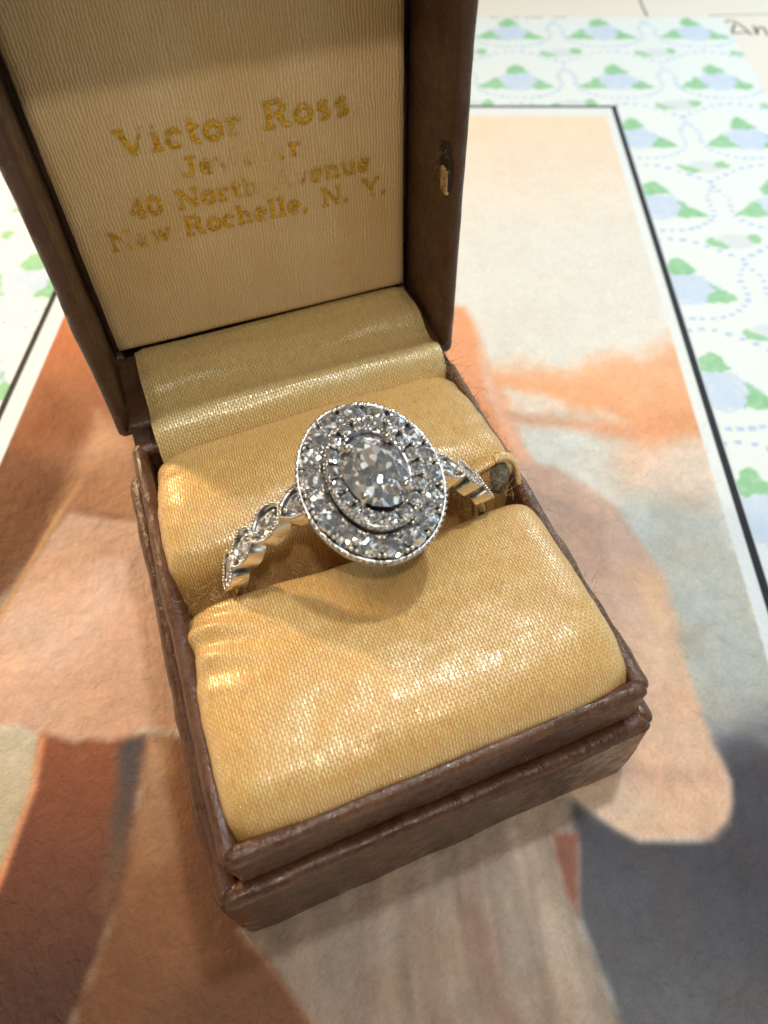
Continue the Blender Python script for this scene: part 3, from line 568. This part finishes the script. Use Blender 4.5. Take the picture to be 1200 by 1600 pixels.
# gold stamped lettering, worn
def A_(cx, cy, rx, ry, a0, a1, n=14): return [(cx+rx*math.cos(R(a0+(a1-a0)*i/n)), cy+ry*math.sin(R(a0+(a1-a0)*i/n))) for i in range(n+1)]
T_, H_ = .20, .10   # thick and thin strokes, cap height 1
def ser(x, y, w=.2): return (H_, [(x-w/2, y), (x+w/2, y)])
b0, c1, x1_ = H_/2, 1-H_/2, .68-H_/2
G = {
 'V': (.86, [(T_, [(.13, 1), (.43, .03)]), (H_, [(.73, 1), (.45, .03)]), ser(.14, c1, .3), ser(.73, c1, .24)]),
 'Y': (.84, [(T_, [(.13, 1), (.42, .5)]), (H_, [(.7, 1), (.44, .5)]), (T_, [(.42, .52), (.42, 0)]), ser(.14, c1, .3), ser(.7, c1, .24), ser(.42, b0, .34)]),
 'R': (.88, [(T_, [(.2, 0), (.2, 1)]), (H_, [(.06, c1), (.5, c1)]), (T_*.9, A_(.46, .74, .18, .22, 90, -90)), (H_, [(.2, .51), (.48, .51)]), (T_, [(.46, .5), (.68, .04)]), ser(.2, b0, .34), ser(.74, b0, .2)]),
 'N': (.94, [(H_*1.1, [(.18, 0), (.18, 1)]), (T_, [(.16, .97), (.74, .05)]), (H_*1.1, [(.76, 0), (.76, 1)]), ser(.18, b0, .28), ser(.14, c1, .24), ser(.76, c1, .28)]),
 'J': (.62, [(T_, [(.4, 1), (.4, .25)]), (T_*.8, A_(.23, .24, .17, .2, 0, -160)), ser(.4, c1, .36), (T_, [(.08, .26), (.12, .14)])]),
 'A': (.9, [(H_*1.2, [(.13, 0), (.43, 1)]), (T_, [(.43, .98), (.74, 0)]), (H_, [(.25, .34), (.6, .34)]), ser(.13, b0, .26), ser(.75, b0, .3)]),
 '4': (.66, [(H_, [(.42, 1), (.05, .3)]), (H_, [(.05, .3), (.62, .3)]), (T_, [(.44, 1), (.44, 0)]), ser(.44, b0, .3)]),
 '0': (.66, [(T_, A_(.33, .5, .22, .44, 0, 360, 24))]),
 'i': (.4, [(T_, [(.2, 0), (.2, .68)]), ser(.12, x1_, .18), ser(.2, b0, .34), (T_*1.1, [(.2, .84), (.2, 1.0)])]),
 'l': (.4, [(T_, [(.2, 0), (.2, 1)]), ser(.12, c1, .18), ser(.2, b0, .34)]),
 'c': (.6, [(T_, A_(.31, .34, .21, .29, 60, 300, 16)), (T_, [(.45, .56), (.45, .48)])]),
 't': (.46, [(T_, [(.2, .92), (.2, .16)]), (T_*.7, A_(.31, .16, .1, .11, 180, 330, 8)), (H_, [(.05, .64), (.42, .64)])]),
 'o': (.64, [(T_, A_(.32, .34, .22, .29, 0, 360, 22))]),
 'r': (.56, [(T_, [(.19, 0), (.19, .66)]), ser(.11, x1_, .18), ser(.2, b0, .34), (T_*.7, A_(.38, .42, .17, .2, 160, 50, 8))]),
 's': (.54, [(T_*.8, A_(.27, .49, .15, .145, 40, 270, 12)), (T_*.8, A_(.27, .2, .16, .15, 90, -140, 12))]),
 'e': (.62, [(T_, A_(.31, .34, .21, .29, 10, 310, 18)), (H_, [(.1, .36), (.52, .36)])]),
 'w': (.9, [(T_, [(.12, .66), (.29, .04)]), (H_, [(.46, .62), (.3, .04)]), (T_, [(.44, .66), (.62, .04)]), (H_, [(.79, .66), (.63, .04)]), ser(.13, x1_, .24), ser(.79, x1_, .2)]),
 'h': (.7, [(T_, [(.18, 0), (.18, 1)]), ser(.1, c1, .18), (T_, [(.52, 0), (.52, .44)]), (T_*.7, A_(.36, .44, .16, .18, 160, 0, 8)), ser(.18, b0, .3), ser(.53, b0, .28)]),
 'n': (.7, [(T_, [(.18, 0), (.18, .66)]), ser(.1, x1_, .18), (T_, [(.52, 0), (.52, .44)]), (T_*.7, A_(.36, .44, .16, .18, 160, 0, 8)), ser(.18, b0, .3), ser(.53, b0, .28)]),
 'u': (.7, [(T_, [(.18, .66), (.18, .2)]), (T_, [(.52, .66), (.52, 0)]), (T_*.7, A_(.34, .2, .16, .16, 180, 350, 8)), ser(.1, x1_, .16), ser(.45, x1_, .16), ser(.58, b0, .16)]),
 'v': (.64, [(T_, [(.12, .66), (.32, .04)]), (H_, [(.53, .62), (.33, .04)]), ser(.13, x1_, .24), ser(.53, x1_, .2)]),
 '.': (.34, [(T_*1.1, [(.14, .01), (.14, .17)])]), ',': (.34, [(T_*1.1, [(.14, .02), (.14, .17)]), (T_*.6, [(.16, .04), (.08, -.14)])]), ' ': (.5, [])}
def worn(x, z):   # 0 fresh, 1 rubbed away
    v = .34+.42*fbm((x*2.2, z*4.2, 31), 2)+.35*fbm((x*26, z*7, 5), 2)
    for (cx, cz, rx, rz, a) in ((.22, 4.93-2.2, .34, .16, .9), (.5, 4.62-2.2, .42, .16, .5), (-.02, 5.3-2.2, .18, .2, .28), (.36, 4.5-2.2, .32, .12, .8), (-1.15, 5.42-2.2, .3, .12, .35), (.62, 5.33-2.2, .25, .2, .12), (-1.35, 4.45-2.2, .2, .2, .25), (-1.62, 4.2-2.2, .2, .12, .3), (.2, 4.2-2.2, .25, .12, .2)):
        v += a*math.exp(-((x-cx)/rx)**2-((z-cz)/rz)**2)
    return v
def stamp(text, xa, xb, base, cap, tilt=0.0):
    adv = [G[c][0] for c in text]; k = (xb-xa)/sum(adv); x0 = xa
    for c, a in zip(text, adv):
        b = Bag(); MI = []
        for wd, pts in G[c][1]:
            pts = [Vector((x0+p[0]*k, base+p[1]*cap+tilt*(x0-xa), 0)) for p in pts]; fine = [pts[0]]
            for p, q in zip(pts, pts[1:]):
                nn = max(1, int((q-p).length/.018)); fine += [p.lerp(q, (i+1)/nn) for i in range(nn)]
            hw = wd*(cap*.8+k*.2)*.5
            for i in range(len(fine)-1):
                p, q = fine[i], fine[i+1]; t = (q-p).normalized(); nrm = Vector((-t.y, t.x, 0))
                for s4 in range(4):
                    o0, o1 = hw*(-1+s4*.5), hw*(-.5+s4*.5); cc = (p+q)/2+nrm*(o0+o1)/2
                    mi = 1 if worn(cc.x, cc.y)+random.uniform(-.06, .06) > .63 else 0
                    vs = [p+nrm*o0, q+nrm*o0, q+nrm*o1, p+nrm*o1]
                    b.add([(v.x+random.uniform(-.003, .003), 1.226+.014*fbm((v.x*.6, v.y*.6, 7)), v.y) for v in vs], [(0, 1, 2, 3)]); MI.append(mi)
        if b.V:
            lo = b.obj('gold_letter', M['foil'], lining, smooth=False); lo.data.materials.append(M['imprint']); lo.data.polygons.foreach_set('material_index', MI)
        x0 += a*k
stamp('Victor Ross', -1.32, 1.40, 3.00, .30)
stamp('Jeweler', -.70, .78, 2.64, .23)
stamp('40 North Avenue', -1.40, 1.64, 2.26, .24)
stamp('New Rochelle, N. Y.', -1.74, 1.86, 1.90, .25)

# damaged spot on the lid's right inner wall: torn covering over bare board

def flake(b, c, hy, hz, x, seed, n=11):
    """ragged chip lying on the wall plane x = const"""
    rr = random.Random(seed); V = []
    for i in range(n):
        a = 2*math.pi*i/n; k = rr.uniform(.7, 1.15); V.append((x-.006, c[0]+hy*k*math.cos(a), c[1]+hz*k*math.sin(a)))
    V += [(x+.03, v[1]*.0+c[0]+(v[1]-c[0])*1.2, c[1]+(v[2]-c[1])*1.15) for v in V[:n]]
    b.add(V, [tuple(range(n))] + [(i, n+i, n+(i+1) % n, (i+1) % n) for i in range(n)])
XW = 2.178
b = Bag(); flake(b, (.17, 2.78), .13, .24, XW-.006, 3, 15); flake(b, (.26, 2.88), .08, .13, XW-.009, 4); flake(b, (.07, 2.62), .07, .14, XW-.009, 5)
tp = b.obj('torn_patch', M['tear'], lid, smooth=False); tp['label'] = 'small torn spot in the covering with bare board showing'
b = Bag()
for (y, z, w, h) in ((.14, 2.60, .055, .15), (.055, 2.60, .018, .14), (.20, 2.63, .014, .10)):
    V = [(XW-.035, y+sy*w, z+sz*h) for sy, sz in ((-1, -1), (1, -.9), (.9, 1), (-.8, .92))]; V += [(v[0]+.04, v[1], v[2]) for v in V]
    b.add(V, [(3, 2, 1, 0), (0, 1, 5, 4), (1, 2, 6, 5), (2, 3, 7, 6), (3, 0, 4, 7)])
b.obj('bare_board', M['board'], lid, smooth=False)
b = Bag()
for i in range(34):
    y = random.uniform(-.02, .32); z = random.uniform(2.42, 3.02)
    if ((y-.16)/.16)**2+((z-2.74)/.3)**2 > 1: continue
    p = Vector((XW-.02, y, z)); P = [p]
    for k in range(4): p = p+Vector((random.uniform(-.03, .01), random.uniform(-.03, .03), random.uniform(-.05, .05))); P.append(p)
    b.add(*tube_arrays(P, .004, 4))
tag(b.obj('torn_fibre', M['fibre_dark'], lid), kind='stuff')

# frayed threads and lint
def hairs(name, n, src, mat, length=(.1, .3), r=.0035, curl=.5, kind=True, parent=None):
    b = Bag()
    for i in range(n):
        p, d = src(i); p = Vector(p); d = Vector(d).normalized(); P = [p.copy()]; ln = random.uniform(*length); ax = Vector((random.gauss(0, 1), random.gauss(0, 1), random.gauss(0, 1))).normalized(); a = random.gauss(0, curl)
        for k in range(7):
            d = (Matrix.Rotation(a, 3, ax) @ d).normalized(); p = p+d*ln/7; P.append(p.copy())
        b.add(*tube_arrays(P, r*random.uniform(.7, 1.2), 4, True))
    o = b.obj(name, mat, parent or box); tag(o, kind='stuff'); return o
U = random.uniform
def rz(y):  # height of the right edge of the rear cushion
    return 2.42+.12*math.sin((2.3-y)*1.3)
hairs('frayed_threads', 300, lambda i: ((lambda y: ((2.13+U(-.05, .02), y, rz(y)+U(-.05, .06)), (U(-.2, 1), U(-1, .7), U(.1, .9))))(U(.35, 2.3))), M['fibre'], (.03, .09), .003, .4)
hairs('frayed_threads', 60, lambda i: ((lambda y: ((2.12, y, 2.42+U(-.05, .05)), (U(.2, 1), U(-.8, .8), U(.1, 1.))))(U(-2.2, .2))), M['fibre'], (.04, .22), .003, .4)
hairs('frayed_threads', 70, lambda i: ((U(-1.75, -.35), U(-.16, -.02), 2.48+U(-.1, .06)), (U(-1, 1), U(-.1, .6), U(.2, 1))), M['fibre'], (.06, .22), .003, .4)
hairs('frayed_threads', 40, lambda i: ((U(-2.1, -1.45), U(-.12, .14), 2.45+U(-.1, .1)), (U(-1, 1), U(-.6, .6), U(.2, 1))), M['fibre'], (.06, .25), .003, .5)
hairs('frayed_threads', 60, lambda i: ((U(1.2, 2.1), U(-.1, .4), 2.5+U(-.1, .1)), (U(-1, 1), U(-.6, .6), U(.2, 1))), M['fibre'], (.05, .25), .003, .5)
hairs('lint', 16, lambda i: ((U(2.02, 2.2), U(2.3, 2.8), 2.40+U(0, .12)), (U(-1, 1), U(-1, 1), U(.0, 1))), M['fibre_dark'], (.2, .5), .003, .75)
hairs('lint', 14, lambda i: ((U(-2.28, -2.05), U(2.6, 4.0), 2.45+U(0, .25)), (U(-1, 1), U(-1, 1), U(.0, 1))), M['fibre_dark'], (.15, .45), .003, .4)
hairs('lint', 16, lambda i: ((2.22+U(-.05, .08), U(-1.6, 2.2), 2.37), (U(-.2, 1), U(-1, 1), U(.1, .6))), M['fibre'], (.15, .45), .003, .5)
hairs('lint', 14, lambda i: ((-2.05+U(-.08, .04), U(-1.2, .4), 2.42), (U(-1, .3), U(-1, 1), U(.1, .8))), M['fibre_dark'], (.08, .3), .003, .6)

hairs('lint', 9, lambda i: ((U(-1.6, 1.8), U(-1.6, -.6), 2.80), (U(-1, 1), U(-1, 1), .05)), M['fibre_dark'], (.05, .14), .003, .3)

# strips of covering at the sides of the hinge
for sx_ in (-1, 1):
    V = []
    for j in range(14):
        y = 2.5+1.6*j/13
        for k, (x, z) in enumerate(((2.20, 2.36), (2.12, 2.33), (2.04, 2.30), (1.92, 2.24))): V.append((sx_*x, y, z+.03*fbm((x*3, y*4, 3))+.02*math.sin(y*9+k)))
    F = grid_faces(4, 14); obj('hinge_strip', V, F, M['leather_in'], box)

# grey padding showing at the right end of the slot, under a turned edge of satin
bm_V, bm_F = ico(1, 4); V = []
for v in bm_V:
    d = 1+.16*fbm(v*2.2)+.07*fbm(v*7); V.append((1.93+v.x*.15*d, .40+v.y*.13*d, 2.33+v.z*.27*d))
obj('padding', V, bm_F, M['foam'], box)
P, s_ = spline([(1.30, .36, 2.56), (1.55, .33, 2.68), (1.80, .36, 2.74), (2.0, .38, 2.70), (2.11, .34, 2.54), (2.13, .24, 2.34), (2.10, .16, 2.16)], 50)
Q, k_ = spline([(-.09, -.01), (-.04, .02), (.01, .022), (.03, .0), (.025, -.03), (.0, -.045), (-.05, -.05)], 14); V = []; uv = []
for i, p in enumerate(P):
    t = Vector(P[min(i+1, 49)]-P[max(i-1, 0)]).normalized(); nrm = t.cross(Vector((0, 1, 0))).normalized()*-1
    if nrm.z < 0 and i < 20: nrm = -nrm
    f = math.sin(math.pi*min(1, (i+3)/30))**.5 if i < 15 else 1
    for j, q in enumerate(Q):
        w = Vector(p)+Vector((0, -1, 0))*q[0]*1.2+nrm*q[1]*f; w += Vector((.006*fbm(w*6), .01*fbm(w*5), .012*fbm(w*4))); V.append(w); uv.append((s_[i], k_[j]))
obj('turned_edge', V, grid_faces(14, 50), M['pad'], box, uv=uv)

# ------------------------------------------------------------ the ring
RC = Vector((.03, .03, 2.15)); LEAN = R(3)
ring = empty('ring', RC); ring.rotation_euler = (LEAN, 0, 0)
tag(ring, 'white gold halo ring with an oval cluster of diamonds, set upright in the satin slot', 'ring')
RO, RI = 1.56, 1.43
V = []; NS = 160; sec = [(-1, -.8), (-.8, -1), (.8, -1), (1, -.8), (1, .6), (.7, 1), (0, 1.12), (-.7, 1), (-1, .6)]
for i in range(NS):
    a = 2*math.pi*i/NS; hw = .10
    for (p, q) in sec:
        r = (RO+RI)/2+q*(RO-RI)/2; V.append((r*math.cos(a), p*hw, r*math.sin(a)))
obj('shank', V, grid_faces(len(sec), NS, closed_u=True, closed_v=True), M['gold'], ring)

# brilliant cut stone, radius 1, girdle at z = 0
def brilliant(n=8, table=.56, crown=.34, pav=.86, jit=.0, seed=1):
    V = []; F = []; rq = random.Random(seed)
    for i in range(n): a = 2*math.pi*(i)/n; V.append((table*math.cos(a), table*math.sin(a), crown))
    for i in range(n): a = 2*math.pi*(i+.5)/n; V.append((.79*math.cos(a), .79*math.sin(a), crown*.58))
    for i in range(2*n): a = 2*math.pi*i/(2*n); V.append((math.cos(a), math.sin(a), .03))
    for i in range(2*n): a = 2*math.pi*i/(2*n); V.append((math.cos(a), math.sin(a), -.03))
    for i in range(n): a = 2*math.pi*(i+.5)/n; V.append((.36*math.cos(a), .36*math.sin(a), -pav*.66))
    V.append((0, 0, -pav)); T, K, U_, Lw, Pv, Cu = 0, n, 2*n, 4*n, 6*n, 7*n
    F.append(tuple(range(n)))
    for i in range(n):
        j = (i+1) % n; F += [(T+i, K+i, T+j)]
        F += [(T+i, U_+2*i, K+i), (T+j, K+i, U_+(2*i+2) % (2*n)), (K+i, U_+2*i, U_+2*i+1), (K+i, U_+2*i+1, U_+(2*i+2) % (2*n))]
        F += [(Lw+2*i, Pv+i, Lw+2*i+1), (Lw+2*i+1, Pv+i, Lw+(2*i+2) % (2*n))]
        F += [(Pv+i, Lw+2*i, Cu), (Pv+(i-1) % n, Cu, Lw+2*i)]
    for i in range(2*n): j = (i+1) % (2*n); F.append((U_+i, Lw+i, Lw+j, U_+j))
    V = [(x+rq.uniform(-jit, jit), y+rq.uniform(-jit, jit), z+(rq.uniform(-jit, jit)*.5 if i >= n else 0)) for i, (x, y, z) in enumerate(V)]
    bm = bmesh.new(); vs = [bm.verts.new(v) for v in V]
    for f in F: bm.faces.new([vs[k] for k in f])
    bmesh.ops.recalc_face_normals(bm, faces=bm.faces); me = bpy.data.meshes.new('diamond'); bm.to_mesh(me); bm.free(); me.materials.append(M['diamond']); return me
DIA = brilliant(8, .54, .34, .84, .03, 2); DIAC = brilliant(11, .52, .36, .92, .03, 5); DIAC.materials[0] = M['diamond_big']
bead = ico(1, 2); bead1 = ico(1, 1)

# shank links: pointed milgrain frames each holding a small diamond
def almond(hl, hw, n=36):
    out = []
    for i in range(n):
        a = 2*math.pi*i/n; c, s0 = math.cos(a), math.sin(a)
        out.append((hl*math.copysign(abs(c)**1.0, c), hw*math.copysign(abs(s0)**1.35, s0)))
    return out
def link_frame(hl, hw, depth):
    o = almond(hl, hw); i_ = almond(hl-.045, hw-.045); n = len(o); V = []
    for z, P in ((-depth, [(x*.86, y*.82) for x, y in o]), (-.015, o), (.0, [(x*.985, y*.985) for x, y in o]), (.0, [(x*1.02, y*1.03) for x, y in i_]), (-.03, i_), (-.075, [(x*.8, y*.8) for x, y in i_])): V += [(x, y, z) for x, y in P]
    F = grid_faces(n, 6, closed_u=True); V.append((0, 0, -.09)); c = len(V)-1
    F += [(5*n+k, 5*n+(k+1) % n, c) for k in range(n)]; return V, F
LV, LF = link_frame(.255, .20, .20); me_link = mkmesh('link', LV, LF, M['gold']); me_link.materials.append(M['plate'])
for p_ in me_link.polygons:
    if p_.index >= 36*3: p_.material_index = 1
b = Bag(); P = almond(.24, .186, 400); s0 = np.r_[0, np.cumsum(np.linalg.norm(np.diff(np.array(P+P[:1]), axis=0), axis=1))]
for k in range(34):
    t = s0[-1]*k/34; q = min(int(np.searchsorted(s0, t)), 399); b.add([(v.x*.021+P[q][0], v.y*.021+P[q][1], v.z*.021+.008) for v in bead1[0]], bead1[1])
me_mg = mkmesh('milgrain', b.V, b.F, M['milgrain'])
b = Bag()
b.add([(v.x*.04, v.y*.03, v.z*.03) for v in bead1[0]], bead1[1])
me_lp = mkmesh('prong', b.V, b.F, M['milgrain'])
for side in (1, -1):
    for k, ang in enumerate((66, 51, 36, 21) if side < 0 else (66, 53, 40, 27)):
        a = R(ang) if side > 0 else R(180-ang); rr = RO+.075-.0*k
        t = Vector((-math.sin(a), 0, math.cos(a))); nn = Vector((math.cos(a), 0, math.sin(a))); bb = nn.cross(t)
        sk = 1 if side > 0 else 0
        mw = Matrix(((t.x, bb.x, nn.x, nn.x*rr), (t.y, bb.y, nn.y, nn.y*rr), (t.z, bb.z, nn.z, nn.z*rr), (0, 0, 0, 1))) @ Matrix.Rotation(R(-15*side), 4, 'Z') @ Matrix.Rotation(R(7), 4, 'X') @ (Matrix.Diagonal((.86, .95, 1, 1)) if sk else Matrix.Identity(4))
        lk = link('shank_link', me_link, ring, mw); tag(link('milgrain', me_mg, lk), kind='stuff'); link('prong', me_lp, lk, Matrix.Translation((-.15, 0, 0))); link('prong', me_lp, lk, Matrix.Translation((.15, 0, 0)))
        
        link('diamond', DIA, lk, Matrix.Translation((0, 0, -.025)) @ Matrix.Diagonal((.135, .12, .09, 1)))

# head: tilted towards the front
HCw = CP + (Vector((.074, -.286, 3.95))-CP)*1.028; HS = 1.028
ringM = Matrix.Translation(RC) @ Matrix.Rotation(LEAN, 4, 'X')
headM = ringM.inverted() @ (Matrix.Translation(HCw) @ Matrix.Rotation(R(15), 4, 'X'))
def ell(a, b_, n, ph=0.0):
    """n points evenly spaced by length round an ellipse, with outward normals"""
    t = np.linspace(0, 2*np.pi, 2001); X = a*np.cos(t+ph); Y = b_*np.sin(t+ph); s_ = np.r_[0, np.cumsum(np.hypot(np.diff(X), np.diff(Y)))]
    q = np.interp(np.arange(n)/n*s_[-1], s_, t)+ph; out = []
    for u in q:
        nx, ny = math.cos(u)/a, math.sin(u)/b_; l = math.hypot(nx, ny); out.append((a*math.cos(u), b_*math.sin(u), nx/l, ny/l))
    return out
def ring_plate(name, prof, n, mat, parent, scal=0, amp=0):
    """closed sweep: profile entries (a, b, z)"""
    V = []
    for (a, b_, z) in prof:
        for i, (x, y, nx, ny) in enumerate(ell(a, b_, n)):
            d = amp*math.cos(2*math.pi*scal*i/n) if z > -.1 else 0; V.append((x+nx*d, y+ny*d, z))
    return obj(name, V, grid_faces(n, len(prof), closed_u=True, closed_v=True), mat, parent)
a0, c0 = .705*HS, .853*HS
NO, NI = 18, 18
outer = ring_plate('outer_halo', [(a0, c0, -.11), (a0+.004, c0+.004, -.06), (a0, c0, -.012), (a0-.012, c0-.012, -.008), (a0-.035, c0-.035, -.03), (a0-.05, c0-.05, -.10), (a0-.23, c0-.23, -.10), (a0-.245, c0-.245, -.03), (a0-.27, c0-.27, -.01), (a0-.285, c0-.285, -.02), (a0-.285, c0-.285, -.12)], 180, M['plate'], ring)
outer.matrix_local = headM
rim_ = ring_plate('halo_rim', [(a0-.02, c0-.02, -.10), (a0+.012, c0+.012, -.085), (a0+.006, c0+.006, -.125), (a0-.09, c0-.09, -.20), (a0-.3, c0-.3, -.24), (a0-.3, c0-.3, -.13)], 180, M['gold'], outer)
ai, ci = .468*HS, .59*HS; ZI = .14
headI = headM @ Matrix.Translation((.035, .015, 0))
inner = ring_plate('inner_halo', [(ai-.02, ci-.02, -.2), (ai, ci, ZI-.09), (ai+.006, ci+.006, ZI-.03), (ai-.012, ci-.012, ZI), (ai-.03, ci-.03, ZI-.01), (ai-.036, ci-.036, ZI-.08), (ai-.125, ci-.125, ZI-.08), (ai-.14, ci-.14, ZI-.01), (ai-.15, ci-.135, ZI+.01), (ai-.175, ci-.175, ZI-.05), (ai-.20, ci-.20, -.16)], 140, M['plate'], ring)
inner.matrix_local = headI
def mwz(x, y, z, ang, sc, tx=0, ty=0): return Matrix.Translation((x, y, z)) @ Matrix.Rotation(tx, 4, 'X') @ Matrix.Rotation(ty, 4, 'Y') @ Matrix.Rotation(ang, 4, 'Z') @ Matrix.Diagonal((sc, sc, sc, 1))
for (par, n, am, cm, z, r) in ((outer, NO, a0-.146, c0-.146, .005, .126), (inner, NI, ai-.082, ci-.082, ZI+.008, .071)):
    for (x, y, nx, ny) in ell(am, cm, n, .11):
        link('diamond', DIA, par, mwz(x, y, z, U(0, 1), r*U(.96, 1.03), U(-.16, .16), U(-.16, .16)))
def beads(name, lst, par, mat=M['milgrain']):
    b = Bag()
    for (x, y, z, r) in lst: b.add([(v.x*r+x, v.y*r+y, v.z*r+z) for v in bead1[0]], bead1[1])
    return tag(b.obj(name, mat, par), kind='stuff')
def between(am, cm, n): P = ell(am, cm, 2*n, .11); return [P[i] for i in range(1, 2*n, 2)]
lst = []
for (x, y, nx, ny) in between(a0-.146, c0-.146, NO):
    for off, dt in ((.095, .028), (.095, -.028), (-.085, .024), (-.085, -.024)):
        lst.append((x+nx*off-ny*dt, y+ny*off+nx*dt, .035 if off else .0, .030 if off else .02))
beads('bead_prongs', lst, outer)
beads('edge_milgrain', [(x, y, -.03, .024) for (x, y, *_) in ell(a0+.0, c0+.0, 76)], outer)
# dark slots between neighbouring outer stones
lst = []
for (x, y, nx, ny) in between(ai-.082, ci-.082, NI):
    for off, dt in ((.058, .018), (.058, -.018), (-.052, 0)): lst.append((x+nx*off-ny*dt, y+ny*off+nx*dt, ZI+.035, .023))
beads('bead_prongs', lst, inner)
beads('edge_milgrain', [(x, y, ZI-.02, .014) for (x, y, *_) in ell(ai+.004, ci+.004, 76)], inner)
# basket, centre stone and its four prongs
bk = ring_plate('basket', [(.34, .46, ZI+.0), (.352, .474, ZI+.0), (.34, .46, -.2), (.02, .02, -.24), (.01, .01, -.2), (.2, .3, -.16)], 90, M['plate'], ring); bk.matrix_local = headI
st_ = link('centre_diamond', DIAC, ring, headI @ Matrix.Translation((.0, -.012, ZI-.005)) @ Matrix.Rotation(R(7), 4, 'Y') @ Matrix.Rotation(R(-4), 4, 'X') @ Matrix.Rotation(R(8), 4, 'Z') @ Matrix.Diagonal((.33, .408, .34, 1)))
st_['label'] = 'large oval diamond at the centre'
for an in (48, 132, 228, 312):
    x, y = .325*math.cos(R(an)), .385*math.sin(R(an)); b = Bag()
    P = [Vector((x*.9, y*.9, -.1)), Vector((x*1.04, y*1.04, .06)), Vector((x*1.02, y*1.02, .17)), Vector((x*.95, y*.95, .215)), Vector((x*.89, y*.89, .245)), Vector((x*.85, y*.85, .25))]
    b.add(*tube_arrays(P, [.035, .038, .042, .05, .047, .02], 12))
    pr_ = b.obj('prong', M['gold'], ring); pr_.matrix_local = headI @ Matrix.Translation((0, 0, ZI-.13))
